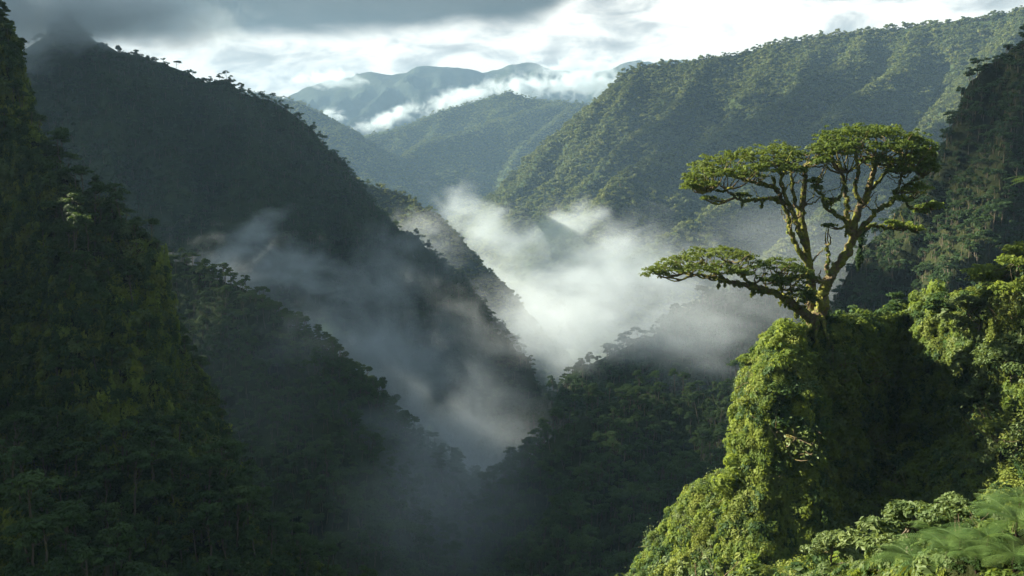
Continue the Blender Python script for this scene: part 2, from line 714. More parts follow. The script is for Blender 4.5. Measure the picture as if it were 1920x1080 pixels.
mid_range = Land('distant_forested_hills', (-1500, 1500, 3300, 5600), 14, [
    (PL((690, 252, 4700), (760, 236, 4750), (830, 206, 4800), (900, 186, 4850), (955, 171, 4850), (1000, 184, 4800), (1090, 193, 4750), (1250, 215, 4700), (1500, 200, 4700)), slope(.85)),
    (PL((1060, 192, 4750), (960, 216, 4500), (880, 242, 4350), (800, 266, 4200), (748, 296, 4050), (715, 345, 3950)), slope(.75)),
    (PL((1095, 194, 4750), (1030, 235, 4400), (985, 270, 4250), (950, 310, 4100)), slope(.85)),
    (PL((300, 140, 4300), (560, 190, 4200), (640, 243, 4150), (700, 285, 4100), (748, 318, 4050), (800, 385, 3950), (860, 430, 3900)), slope(.6))],
    M['farslope'], warp=(25, 300), rough=(7, 110), gully=(30, 190, 300), seed=13)

right_mtn = Land('right_mountain', (-200, 1900, 1350, 3500), 9, [
    (PL((800, 430, 2900), (885, 382, 2850), (960, 330, 2800), (1060, 246, 2760), (1110, 194, 2740), (1180, 139, 2700), (1212, 124, 2700), (1270, 118, 2680), (1330, 108, 2650), (1450, 80, 2600), (1560, 62, 2550),
        (1640, 55, 2500), (1740, 48, 2450), (1830, 32, 2350), (1920, 16, 2300), (2050, -20, 2200), (2300, -60, 2100)), slope(1.0)),
    (PL((1212, 124, 2700), (1165, 205, 2560), (1120, 265, 2480), (1050, 330, 2420), (985, 385, 2380), (930, 440, 2340)), slope(.95)),
    (PL((1330, 108, 2650), (1285, 175, 2500), (1235, 225, 2420), (1160, 290, 2340), (1080, 360, 2280)), slope(.95)),
    (PL((1640, 57, 2500), (1600, 105, 2320), (1505, 160, 2220), (1410, 225, 2120), (1340, 258, 2060), (1245, 290, 1980), (1180, 322, 1920), (1125, 375, 1860), (1075, 440, 1820)), slope(.88)),
    (PL((1740, 48, 2450), (1690, 130, 2200), (1590, 200, 2060), (1520, 250, 1960), (1440, 330, 1850), (1340, 400, 1760), (1240, 450, 1700)), slope(.88)),
    (PL((1920, 16, 2300), (1850, 130, 2000), (1760, 240, 1850), (1640, 330, 1700), (1500, 440, 1560), (1380, 520, 1480)), slope(.88))],
    M['slope'], warp=(24, 210), rough=(8, 110), gully=(48, 170, 240), seed=23)

behind_spur = Land('valley_spur', (-600, 200, 1150, 1750), 6, [
    (PL((500, 300, 1500), (690, 345, 1500), (755, 362, 1480), (805, 392, 1450), (845, 436, 1420), (890, 482, 1400), (922, 515, 1380), (975, 610, 1350), (1060, 720, 1300)), slope(1.15))],
    M['slope'], warp=(8, 80), rough=(4, 45), gully=(14, 70, 150), seed=33)

left_mtn = Land('left_mountain', (-1300, 260, 480, 1500), 5, [
    (PL((-900, -60, 950), (-500, -20, 960), (-150, 60, 960), (0, 110, 980), (60, 75, 990), (130, 18, 1000), (165, 55, 1000), (210, 95, 1000), (300, 112, 1010), (430, 158, 1000), (535, 202, 980), (588, 264, 960),  # crest carried on out of view at the left, added for its shade
        (630, 335, 940), (658, 395, 920), (722, 492, 900), (806, 602, 870), (940, 702, 840), (1020, 757, 820), (1080, 830, 800)), slope(1.15)),
    (PL((130, 18, 1000), (230, 150, 960), (330, 290, 900), (400, 400, 850), (470, 520, 800)), slope(1.2)),
    (PL((430, 145, 1000), (480, 300, 900), (560, 470, 820), (640, 640, 740)), slope(1.2)),
    (PL((632, 340, 938), (670, 500, 860), (745, 660, 790), (830, 780, 730)), slope(1.15))],
    M['slope'], warp=(15, 90), rough=(6, 40), gully=(38, 95, 160), seed=43)

lit_hill = Land('misty_valley_hill', (-20, 560, 480, 960), 4, [
    (PL((1030, 800, 610), (1060, 745, 620), (1090, 700, 630), (1140, 665, 645), (1200, 640, 660), (1255, 600, 680), (1330, 560, 700), (1450, 510, 740), (1700, 460, 800)), slope(.9)),
    (PL((1140, 665, 645), (1110, 760, 600), (1060, 850, 560)), slope(1.0))],
    M['slope'], warp=(9, 60), rough=(4, 35), gully=(14, 60, 80), seed=53)

dark_hill = Land('valley_hill', (-120, 420, 215, 620), 2.5, [
    (PL((1900, 680, 400), (1500, 715, 420), (1330, 738, 430), (1200, 742, 440), (1120, 760, 436), (1070, 795, 430), (1000, 850, 418), (940, 920, 408), (890, 1000, 398), (850, 1080, 390)), slope(.95)),
    (PL((1200, 742, 440), (1160, 870, 395), (1100, 990, 355), (1060, 1110, 320)), slope(.9)),
    (PL((1400, 725, 425), (1330, 890, 350), (1250, 1080, 290)), slope(.85))],
    M['slope'], warp=(8, 50), rough=(3, 28), gully=(12, 45, 60), seed=63)

left_mid = Land('left_hillside', (-420, 60, 230, 760), 3, [
    (PL((-400, 330, 640), (-100, 380, 600), (180, 440, 550), (330, 490, 510), (400, 522, 495), (480, 545, 480), (540, 606, 466), (620, 690, 452), (700, 750, 442), (790, 840, 430), (850, 960, 420)), slope(1.05)),
    (PL((400, 522, 495), (450, 650, 440), (520, 780, 400), (600, 900, 360), (690, 1040, 325)), slope(1.0)),
    (PL((540, 606, 466), (600, 740, 420), (690, 860, 390), (760, 980, 370)), slope(1.0))],
    M['slope'], warp=(6, 50), rough=(3, 28), gully=(9, 45, 90), seed=73)

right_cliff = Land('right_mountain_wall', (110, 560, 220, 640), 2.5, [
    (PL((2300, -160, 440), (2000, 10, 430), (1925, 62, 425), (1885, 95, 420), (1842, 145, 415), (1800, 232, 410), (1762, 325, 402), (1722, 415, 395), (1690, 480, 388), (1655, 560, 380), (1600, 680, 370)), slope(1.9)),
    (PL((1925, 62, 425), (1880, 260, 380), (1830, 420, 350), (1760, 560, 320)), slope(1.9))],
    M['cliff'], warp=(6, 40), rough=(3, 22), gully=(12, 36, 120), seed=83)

wall_fall = table([0, 2, 4, 7, 10, 16, 40], [0, 1.2, 6, 30, 50, 70, 150])
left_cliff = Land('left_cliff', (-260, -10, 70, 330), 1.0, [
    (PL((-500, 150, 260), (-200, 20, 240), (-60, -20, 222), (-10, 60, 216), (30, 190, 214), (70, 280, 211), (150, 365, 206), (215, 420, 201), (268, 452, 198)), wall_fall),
    ([np.array(q, float) for q in ((-200, 270, 56), (-176, 200, 40), (-162, 130, 28), (-155, 75, 20))], wall_fall),  # unseen ridge added left of view to shade the lower left trees
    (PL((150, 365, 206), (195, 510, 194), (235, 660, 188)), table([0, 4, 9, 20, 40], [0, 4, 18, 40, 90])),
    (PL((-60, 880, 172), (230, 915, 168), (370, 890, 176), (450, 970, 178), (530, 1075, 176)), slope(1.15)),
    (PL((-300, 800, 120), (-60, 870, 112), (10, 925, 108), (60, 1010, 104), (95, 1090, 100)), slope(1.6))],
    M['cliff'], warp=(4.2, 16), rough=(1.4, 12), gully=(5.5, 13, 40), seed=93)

nose_fall = table([0, 1.8, 3.2, 5, 12, 40], [0, 1.2, 7, 19, 28, 64])
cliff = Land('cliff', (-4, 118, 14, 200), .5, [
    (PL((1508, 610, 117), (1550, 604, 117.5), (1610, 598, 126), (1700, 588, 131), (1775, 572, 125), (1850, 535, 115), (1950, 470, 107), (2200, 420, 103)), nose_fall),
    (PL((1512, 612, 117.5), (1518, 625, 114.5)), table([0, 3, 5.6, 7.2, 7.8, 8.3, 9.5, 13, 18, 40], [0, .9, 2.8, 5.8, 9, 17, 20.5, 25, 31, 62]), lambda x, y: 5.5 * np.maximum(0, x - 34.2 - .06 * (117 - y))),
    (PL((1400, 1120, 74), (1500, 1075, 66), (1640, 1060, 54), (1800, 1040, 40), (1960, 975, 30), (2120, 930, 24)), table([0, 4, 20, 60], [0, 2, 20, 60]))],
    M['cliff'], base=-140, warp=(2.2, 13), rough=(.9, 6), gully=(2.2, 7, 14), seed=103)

# the valley floor reaches under everything
gx = np.linspace(-6500, 6500, 60)
gy = np.linspace(-900, 10500, 60)
GX, GY = np.meshgrid(gx, gy)
GV = np.stack([GX, GY, -292 + 3 * fbm(GX / 400, GY / 400, 3, 5)], -1).reshape(-1, 3)
gi = np.arange(59)[:, None] * 60
gj = np.arange(59)[None]
link('ground', mesh('ground', GV, np.stack([gi + gj, gi + gj + 1, gi + 61 + gj, gi + 60 + gj], -1).reshape(-1, 4), M['farslope'], smooth=True), kind='structure')

# ================================================================== light, sky and air
SUN_EL, SUN_AZ = 27.0, -71.0      # azimuth clockwise from the view direction (+Y)
sd = bpy.data.lights.new('sun', 'SUN')
sd.energy = 5.0
sd.angle = R(.5)
sd.color = (1.0, .91, .73)
sun = bpy.data.objects.new('sun', sd)
COL.objects.link(sun)
to_sun = Vector((math.sin(R(SUN_AZ)) * math.cos(R(SUN_EL)), math.cos(R(SUN_AZ)) * math.cos(R(SUN_EL)), math.sin(R(SUN_EL))))
sun.rotation_euler = to_sun.to_track_quat('Z', 'Y').to_euler()

W = bpy.data.worlds.new('World')
S.world = W
W.use_nodes = True
t = NT(W.node_tree)
sky = t.n('ShaderNodeTexSky', sky_type='NISHITA')
sky.sun_disc = False
sky.sun_elevation = R(SUN_EL)
sky.sun_rotation = R(SUN_AZ)
sky.air_density = 1.0
sky.dust_density = 1.5
bg1 = t.n('ShaderNodeBackground')
t.l(sky.outputs[0], bg1.inputs[0])
bg1.inputs[1].default_value = .05
co = t.n('ShaderNodeTexCoord')
sx = t.n('ShaderNodeSeparateXYZ')
t.l(co.outputs['Generated'], sx.inputs[0])
az = t.math('ARCTAN2', sx.outputs[0], sx.outputs[1])          # radians from the view direction
el = t.math('ARCSINE', sx.outputs[2])
cx = t.n('ShaderNodeCombineXYZ')
t.l(t.math('MULTIPLY', az, 1.0), cx.inputs[0])
t.l(t.math('MULTIPLY', el, 2.6), cx.inputs[1])
vec = cx.outputs[0]
n1 = t.noise(vec, 7.5, 7, .58, .5)
n2 = t.noise(vec, 14, 6, .6, .6)
n3 = t.noise(vec, 2.6, 3, .5, .2)
# bright layer of lit cloud low over the far range
lit = t.math('ADD', t.math('MULTIPLY', n1, .6), t.math('MULTIPLY', n2, .5))
white = t.ramp(lit, [(.40, (.085, .084, .078)), (.48, (.150, .148, .138)), (.57, (.285, .275, .245))])
grey = t.ramp(n2, [(.3, (.006, .0055, .004)), (.7, (.020, .019, .016))])
# lower edge of the dark deck: sinks to the left, lifts to the right
edge = t.math('SUBTRACT', t.math('ADD', t.math('ADD', .150, t.math('MULTIPLY', az, .075)), t.math('MULTIPLY', t.smooth(az, .02, .10), .035)), t.math('MULTIPLY', t.math('SUBTRACT', n1, .5), .04))
dark = t.smooth(t.math('SUBTRACT', el, edge), -.008, .014)
col = t.mix(t.smooth(el, .35, .8), t.mix(dark, white, grey), (.147, .166, .158))
bg2 = t.n('ShaderNodeBackground')
t.l(col, bg2.inputs[0])
back = t.smooth(t.math('COSINE', t.math('ADD', az, .35)), -.2, .75)
t.l(t.math('ADD', t.math('MULTIPLY', back, .75), t.math('ADD', .25, t.math('MULTIPLY', t.smooth(el, .3, .6), t.math('MULTIPLY', t.math('SUBTRACT', 1.0, back), .75)))), bg2.inputs[1])
cover = t.math('SUBTRACT', 1.0, t.math('MULTIPLY', t.smooth(el, .35, .8), .55))
cover = t.math('MULTIPLY', cover, t.math('SUBTRACT', 1.0, t.math('MULTIPLY', t.smooth(n3, .55, .75), .12)))
mx = t.n('ShaderNodeMixShader')
t.l(cover, mx.inputs[0])
t.l(bg1.outputs[0], mx.inputs[1])
t.l(bg2.outputs[0], mx.inputs[2])
wo = t.n('ShaderNodeOutputWorld')
t.l(mx.outputs[0], wo.inputs[0])


def box_mesh(name, lo, hi, mat):
    x0, y0, z0 = lo
    x1, y1, z1 = hi
    V = [(x0, y0, z0), (x1, y0, z0), (x1, y1, z0), (x0, y1, z0), (x0, y0, z1), (x1, y0, z1), (x1, y1, z1), (x0, y1, z1)]
    Q = [(0, 3, 2, 1), (4, 5, 6, 7), (0, 1, 5, 4), (1, 2, 6, 5), (2, 3, 7, 6), (3, 0, 4, 7)]
    return mesh(name, V, np.array(Q), mat)


HAZE = 0.00007
hm, t = new_mat('haze_air')
pv = t.n('ShaderNodeVolumePrincipled')
pv.inputs['Color'].default_value = (.30, .475, .67, 1)
pv.inputs['Density'].default_value = HAZE
pv.inputs['Anisotropy'].default_value = 0
ho = t.n('ShaderNodeOutputMaterial')
t.l(pv.outputs[0], ho.inputs['Volume'])
link('haze', box_mesh('haze', (-6600, -1000, -300), (6600, 10600, 1050), hm), kind='stuff')

S.view_settings.view_transform = 'Standard'
S.view_settings.look = 'None'
S.view_settings.exposure = 2.28
S.view_settings.gamma = 1
S.cycles.use_denoising = True
S.cycles.max_bounces = 5
S.cycles.diffuse_bounces = 2
S.cycles.glossy_bounces = 1
S.cycles.transmission_bounces = 2
S.cycles.volume_bounces = 2
S.cycles.transparent_max_bounces = 4
S.cycles.sample_clamp_indirect = 4
S.cycles.volume_max_steps = 256
# ================================================================== what grows on the land
from mathutils.bvhtree import BVHTree

_lands = [far_range, mid_range, right_mtn, behind_spur, left_mtn, lit_hill, dark_hill, left_mid, right_cliff, left_cliff, cliff]
_bv, _bq, _off = [], [], 0
for _l in _lands:
    _bv.append(_l.V)
    _bq.append(_l.Q + _off)
    _off += len(_l.V)
BVH = BVHTree.FromPolygons(np.concatenate(_bv).tolist(), np.concatenate(_bq).tolist())


def visible(p, lift=8, eyes=((0, 0, 0), (25, 0, 6), (-25, 0, 6))):
    """Which points stand in view of the photograph's place or of a step beside it."""
    out = np.zeros(len(p), bool)
    for k, q in enumerate(p):
        g = Vector(q) + Vector((0, 0, lift))
        for e in eyes:
            e = Vector(e)
            d = g - e
            h = BVH.ray_cast(e, d.normalized(), d.length - 2)
            if h[0] is None:
                out[k] = True
                break
    return out


def thin(p, s, rng=RNG):
    """At most one point per cell of s metres."""
    key = np.floor(p / np.array([s, s, s * 1.5])).astype(np.int64)
    key = key[:, 0] * 73856093 ^ key[:, 1] * 19349663 ^ key[:, 2] * 83492791
    _, i = np.unique(key, return_index=True)
    rng.shuffle(i)
    return i


def rand_scl(n, lo, hi, rng=RNG, tall=.15):
    s = lo + (hi - lo) * rng.random(n) ** 1.5
    z = s * (1 + tall * rng.normal(size=n))
    return np.stack([s, s, z], 1)


rng = np.random.default_rng(5)
FAR = proto_collection('far_wood', [far_tree('far_crown', rng, 4.6 + 1.5 * rng.random(), 11, 130, 1.15, M['leaf_far']) for k in range(4)])
NEARM = []
TREES = []            # trunk mesh, crown mesh
for k, (h, rx, rz, npads, flat) in enumerate([(15, 4.6, 5, 9, .55), (18, 5.4, 4.5, 10, .4), (21, 4.4, 7, 10, .6), (13, 3.8, 5.5, 8, .65), (19, 6.2, 3.6, 11, .32)]):
    tg, cg = forest_tree('forest_tree', rng, h, rx, rz, npads, 95, .46, None, trunk_r=.24, flat=flat)
    TREES.append((tg.build('tree_trunk', M['bark'], True), cg.build('tree_crown', M['leaf_mid'])))
    if k < 4:
        NEARM.append(merged('wood_tree', tg, cg, [M['bark'], M['leaf_mid']]))
WOOD = proto_collection('near_wood', NEARM)
MIDM = []
for k, (h, rx, rz, npads, flat) in enumerate([(15, 5, 6, 7, .6), (19, 6, 5, 7, .4), (13, 4.4, 6, 7, .7)]):
    tg, cg = forest_tree('forest_tree', rng, h, rx, rz, npads, 42, .85, None, trunk_r=.3, flat=flat)
    MIDM.append(merged('wood_tree', tg, cg, [M['bark'], M['leaf_dark']]))
MIDW = proto_collection('middle_wood', MIDM)


def wood(name, land, n, cell, coll, ncoll, lo, hi, lift, sink=1.5, keep_off=None, facing=.3, flat=-1):
    p, N = land.sample(n, rng, facing=facing)
    p, N = p[N[:, 2] > flat], N[N[:, 2] > flat]
    i = thin(p, cell, rng)
    p, N = p[i], N[i]
    ok = visible(p, lift)
    if keep_off is not None and len(keep_off):
        for q in keep_off:
            ok &= ((p[:, 0] - q[0]) ** 2 + (p[:, 1] - q[1]) ** 2) > 5.5
    p = p[ok]
    p[:, 2] -= sink
    m = len(p)
    rot = np.stack([rng.normal(size=m) * .08, rng.normal(size=m) * .08, rng.random(m) * 6.28], 1)
    print(name, m)
    return scatter(name, p, rot, rand_scl(m, lo, hi, rng), rng.integers(0, ncoll, m), coll)


wood('distant_forest', mid_range, 60000, 12, FAR, 4, .9, 1.7, 10, 2)
wood('right_mountain_forest', right_mtn, 130000, 7, FAR, 4, .55, 1.7, 8, 3)
wood('valley_spur_forest', behind_spur, 20000, 6, FAR, 4, .6, 1.1, 8, 3)
wood('left_mountain_forest', left_mtn, 50000, 6, MIDW, 3, .45, .85, 8, 3.5)
wood('valley_hill_forest', lit_hill, 20000, 5.5, MIDW, 3, .5, .95, 8, 3)
wood('right_wall_forest', right_cliff, 30000, 3.6, MIDW, 3, .25, .55, 5, 1.5)

# ---- trees one can tell apart
_first = {}


def plant_tree(kind, x, y, z, s, rz, name, label, cat, group):
    """A tree with its trunk and crown; a copy shares its mesh with the first of its kind."""
    tr, cr = TREES[kind]
    if (kind, name) not in _first:
        root = thing(name, label, cat, (x, y, z), group)
        link('trunk', tr, root)
        link('crown', cr, root)
        _first[(kind, name)] = root
    else:
        src = _first[(kind, name)]
        root = src.copy()
        COL.objects.link(root)
        root['label'] = label
        root['group'] = group
        for ch in src.children:
            c = ch.copy()
            COL.objects.link(c)
            c.parent = root
        root.location = (x, y, z)
    root.scale = (s, s, s)
    root.rotation_euler = (0, 0, rz)
    return root


def grove(land, n, cell, lo, hi, name, label, group, test=None, sink=1.0, want='near', kinds=(0, 1, 2, 3, 4), gap=0):
    p, N = land.sample(n * 60, rng, margin=0, facing=.2)
    i = thin(p, cell, rng)
    p = p[i]
    if test is not None:
        u, v, w = project(p)
        p = p[test(u, v, w)]
    p = p[visible(p, 6, ((0, 0, 0),))]
    d = np.linalg.norm(p, axis=1)
    p = p[np.argsort(d)][:n] if want == 'near' else p[:n]
    for q in p:
        plant_tree(int(rng.choice(kinds)), q[0], q[1], q[2] - sink, lo + (hi - lo) * rng.random(), rng.random() * 6.28, name, label, 'tree', group)
    print(name, label, len(p))
    return p


def crest_line(pts, n, jit=4):
    pts = np.asarray(pts)
    t = np.sort(rng.random(n)) * (len(pts) - 1)
    k = np.minimum(t.astype(int), len(pts) - 2)
    f = (t - k)[:, None]
    p = pts[k] * (1 - f) + pts[k + 1] * f
    p[:, :2] += rng.normal(size=(n, 2)) * jit
    return p


g1 = grove(left_cliff, 75, 5.0, .42, .72, 'forest_tree', 'dark broadleaf tree in the forest at the foot of the left cliff', 'trees at the foot of the left cliff',
           lambda u, v, w: (v > 880) & (u > -20) & (u < 760) & (w > 135))
g2 = grove(left_mid, 60, 6.5, .5, .85, 'forest_tree', 'dim misted tree on the shaded hillside beyond the left cliff', 'trees on the hillside beyond the left cliff',
           lambda u, v, w: (u > 380) & (u < 800))
g3 = grove(dark_hill, 70, 6.5, .5, .85, 'forest_tree', 'dark green tree on the forested hill left of the sunlit cliff', 'trees on the hill left of the sunlit cliff',
           lambda u, v, w: (u < 1330) & (v < 1100))
for rows, n, label, grp, land, lo, hi, kinds in [
        (((300, 112, 1010), (430, 158, 1000), (535, 202, 980), (588, 264, 960), (630, 335, 940), (658, 395, 920), (722, 492, 900), (806, 602, 870)), 70,
         'small tree silhouetted on the steep crest of the left mountain', 'trees along the left mountain crest', left_mtn, .25, .6, (0, 3, 4)),
        (((690, 345, 1500), (755, 362, 1480), (805, 392, 1450), (845, 436, 1420), (890, 482, 1400), (922, 515, 1380)), 18,
         'small tree silhouetted on the spur in front of the bright mist', 'trees along the spur by the bright mist', behind_spur, .5, 1.0, (0, 2, 3, 4)),
        (((400, 522, 495), (480, 545, 480), (540, 606, 466), (620, 690, 452), (700, 750, 442), (780, 830, 431)), 20,
         'dark tree on the hillside edge against the grey mist', 'trees on the hillside edge against the mist', left_mid, .3, .55, (0, 1, 2, 3))]:
    q = crest_line(PL(*rows), n, 2.5)
    q[:, 2] = land.z(q[:, 0], q[:, 1])
    for p in q:
        plant_tree(int(rng.choice(kinds)), p[0], p[1], p[2] - 1.8, lo + (hi - lo) * rng.random() ** 2, rng.random() * 6.28, 'crest_tree', label, 'tree', grp)

wood('dark_hill_forest', dark_hill, 40000, 4.2, WOOD, 4, .4, .75, 6, 1.8, g3)
wood('left_hillside_forest', left_mid, 40000, 4.2, WOOD, 4, .38, .72, 6, 1.8, g2)

# ---- growth on the cliffs: tufts, creepers and ferns nobody could count
CL = []
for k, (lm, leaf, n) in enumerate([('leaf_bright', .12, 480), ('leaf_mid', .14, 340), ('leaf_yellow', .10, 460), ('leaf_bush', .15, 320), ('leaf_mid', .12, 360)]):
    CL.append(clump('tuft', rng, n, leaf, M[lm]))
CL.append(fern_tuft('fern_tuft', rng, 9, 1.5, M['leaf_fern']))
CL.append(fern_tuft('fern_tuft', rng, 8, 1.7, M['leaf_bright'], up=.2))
tw = Geo()
for k in range(16):
    a = rng.normal(size=3) * np.array([.3, .3, .05])
    d = unit((rng.normal(size=3) * .6 + [0, 0, 1.0])[None])[0]
    tube(tw, curve([a, a + d * .7 + rng.normal(size=3) * .12, a + d * (1.3 + .6 * rng.random()) + rng.normal(size=3) * .25], 4, .02, rng), np.linspace(.035, .008, 9), 4)
lv = rng.random(120)
leaves(tw, rng.normal(size=(120, 3)) * np.array([.45, .45, .4]) + [0, 0, 1.1], rng.normal(size=(120, 3)) + [0, 0, .8], .1, .5, rng, m=1)
CL.append(tw.build('bare_stems', [M['dead'], M['leaf_bush']]))
TUFTS = proto_collection('cliff_tufts', CL)
DR = [drape('creeper', rng, 300, 4.2, .16, M['leaf_yellow']), drape('creeper', rng, 300, 3.2, .17, M['leaf_bright']), drape('creeper', rng, 280, 5.2, .15, M['leaf_mid'], 1.0),
      drape('creeper', rng, 260, 3.6, .18, M['leaf_yellow'], .5)]
DRAPES = proto_collection('cliff_creepers', DR)


def wall_rot(N, spin):
    """Turns a creeper's +Y to face out of the wall, its strands staying plumb."""
    a = np.arctan2(N[:, 1], N[:, 0]) - math.pi / 2
    return np.stack([np.zeros(len(N)), np.zeros(len(N)), a + spin], 1)


def cover(name, land, n, cell, lo, hi, w, near=0, far=1e9, coll=TUFTS, up=.35, lift=1.5, sink=.1, margin=200, gap=3.0):
    p, N = land.sample(n, rng, margin=margin, facing=.35)
    d = np.linalg.norm(p, axis=1)
    k = (d > near) & (d < far)
    p, N = p[k], N[k]
    i = thin(p, cell, rng)
    p, N = p[i], N[i]
    ok = visible(p, lift)
    ok &= fbm(p[:, 0] / gap + p[:, 2] / gap * .7, p[:, 1] / gap + p[:, 2] / gap, 3, 77) > -.42
    p, N = p[ok], N[ok]
    m = len(p)
    A = N * 1.0
    A[:, 2] += up
    A += rng.normal(size=A.shape) * .22
    print(name, m)
    return scatter(name, p - unit(N) * sink, euler_to(A, rng.random(m) * 6.28), rand_scl(m, lo, hi, rng, .25), rng.choice(len(w), m, p=np.array(w) / sum(w)), coll)


def creepers(name, land, n, cell, lo, hi, steep, w=(1, 1, 1, 1), test=None, coll=None, off=.15):
    p, N = land.sample(n, rng, facing=.3)
    k = N[:, 2] < steep
    if test is not None:
        u, v, d = project(p)
        k &= test(u, v, d)
    p, N = p[k], N[k]
    i = thin(p, cell, rng)
    p, N = p[i], N[i]
    ok = visible(p, 1)
    p, N = p[ok], N[ok]
    m = len(p)
    print(name, m)
    return scatter(name, p + unit(N) * off, wall_rot(N, rng.normal(size=m) * .3), rand_scl(m, lo, hi, rng, .2), rng.choice(4, m, p=np.array(w) / sum(w)), coll or DRAPES)


cover('cliff_vegetation', cliff, 46000, .7, .35, 1.6, (3.6, 1.8, 2.8, 1.3, 1.3, .8, .9, .2), near=74)
cover('cliff_shrubbery', cliff, 20000, 2.3, 1.1, 2.3, (3.6, 1.8, 2.0, 1.4, .8, .5, .6, .1), near=74, gap=5)
cover('foreground_vegetation', cliff, 30000, .5, .25, .7, (2, 2, .6, 3, 2, 1.6, .5, .15), far=74)
creepers('cliff_creepers', cliff, 16000, .9, .45, 1.2, .62)
cover('left_cliff_vegetation', left_cliff, 50000, 1.4, .7, 2.6, (.6, 3, .5, .8, 3, .4, .3, .2), gap=8)
wood('left_wall_trees', left_cliff, 20000, 5.5, WOOD, 4, .18, .42, 3, .6)
LIT_TONE_MOSS = proto_collection('cliff_lit_tone_moss', [drape('creeper', rng, 320, 4.5 + k, .17, M['leaf_moss_lit_tone'], .6) for k in range(4)])  # moss drapes with light put into their colour
creepers('left_cliff_rimlight_moss', left_cliff, 40000, 1.3, .9, 2.2, .55, test=lambda u, v, w: (u > 195) & (u < 420) & (v > 400) & (v < 880) & (fbm(u / 45, v / 260, 3, 8) > .02), coll=LIT_TONE_MOSS, off=1.0)  # bright moss along the wall edge, painting in a rim light
creepers('cliff_lit_tone_moss', cliff, 30000, .8, .35, .8, .7, test=lambda u, v, w: (w > 85) & (u < 1540) & (fbm(u / 40, v / 200, 3, 18) > -.05), coll=LIT_TONE_MOSS, off=.55)  # lightened moss kept to the sunlit side, brightening it by colour
creepers('left_cliff_creepers', left_cliff, 30000, 1.7, 1.2, 2.8, .5, (2, .8, 1.4, 1.6))
wood('left_foot_forest', left_cliff, 30000, 3.2, WOOD, 4, .26, .58, 4, 1.2, g1, flat=.52)
# ================================================================== mist and low cloud (volumes with no surface)


def icosphere(name, mat, sub=3):
    import bmesh
    bm = bmesh.new()
    bmesh.ops.create_icosphere(bm, subdivisions=sub, radius=1)
    me = bpy.data.meshes.new(name)
    bm.to_mesh(me)
    bm.free()
    me.materials.append(mat)
    return me


def mist(name, c, r, dens, nscale, rot=(0, 0, 0), thr=.35, contrast=2.2, soft=.7, col=(.77, .86, .92), aniso=.25, seed=0, stretch=1.5, rate=.3, dist=.6):
    m, t = new_mat(name + '_vapour')
    tc = t.n('ShaderNodeTexCoord')
    geo = t.n('ShaderNodeNewGeometry')
    r2 = t.vmath('LENGTH', tc.outputs['Object']).outputs['Value']
    fall = t.smooth(r2, 1.0, .1)
    mp = t.n('ShaderNodeMapping')
    mp.inputs['Location'].default_value = (seed * 7.3, seed * 3.1, seed * 5.7)
    mp.inputs['Scale'].default_value = (nscale, nscale, nscale * stretch)
    mp.inputs['Rotation'].default_value = rot
    t.l(geo.outputs['Position'], mp.inputs[0])
    nz = t.noise(mp.outputs[0], 1.0, 4, .58, dist)
    x = t.math('ADD', t.math('MULTIPLY', fall, 1.1), t.math('MULTIPLY', t.math('SUBTRACT', nz, .5), contrast))
    d = t.smooth(x, thr, thr + soft)
    pv = t.n('ShaderNodeVolumePrincipled')
    pv.inputs['Color'].default_value = (*col, 1)
    pv.inputs['Anisotropy'].default_value = aniso
    t.l(t.math('MULTIPLY', d, dens), pv.inputs['Density'])
    o = t.n('ShaderNodeOutputMaterial')
    t.l(pv.outputs[0], o.inputs['Volume'])
    m.cycles.volume_step_rate = rate
    ob = link(name, icosphere(name, m), kind='stuff')
    ob.location = c
    ob.scale = r
    ob.rotation_euler = rot
    return ob


D = R
# bright bank in the middle of the valley, behind the spur
mist('mist', P(1060, 530, 1640), (310, 140, 155), .0065, 1 / 110, thr=.05, contrast=2.0, soft=1.1, seed=1)
mist('mist', P(1050, 425, 1650), (140, 80, 50), .009, 1 / 55, (0, D(-22), 0), thr=.25, contrast=2.4, soft=1.0, seed=2)
mist('mist', P(890, 410, 1680), (150, 80, 65), .008, 1 / 60, (0, D(32), 0), thr=.25, contrast=2.4, soft=1.0, seed=3)
mist('mist', P(1180, 510, 1500), (190, 110, 100), .0075, 1 / 65, thr=.15, contrast=2.4, soft=1.1, seed=16)
# greyer veil that sinks toward the viewer
mist('mist', P(1020, 640, 1060), (190, 140, 90), .0065, 1 / 70, thr=.10, contrast=2.4, soft=1.2, seed=4)
mist('mist', P(1120, 605, 565), (115, 50, 50), .011, 1 / 30, thr=.20, contrast=2.6, soft=1.1, seed=6)
mist('mist', P(1310, 610, 530), (75, 50, 50), .0075, 1 / 30, thr=.15, contrast=2.4, soft=1.1, seed=7)
mist('mist', P(1470, 500, 620), (120, 60, 70), .003, 1 / 45, thr=.2, contrast=2.4, soft=1.0, seed=17)
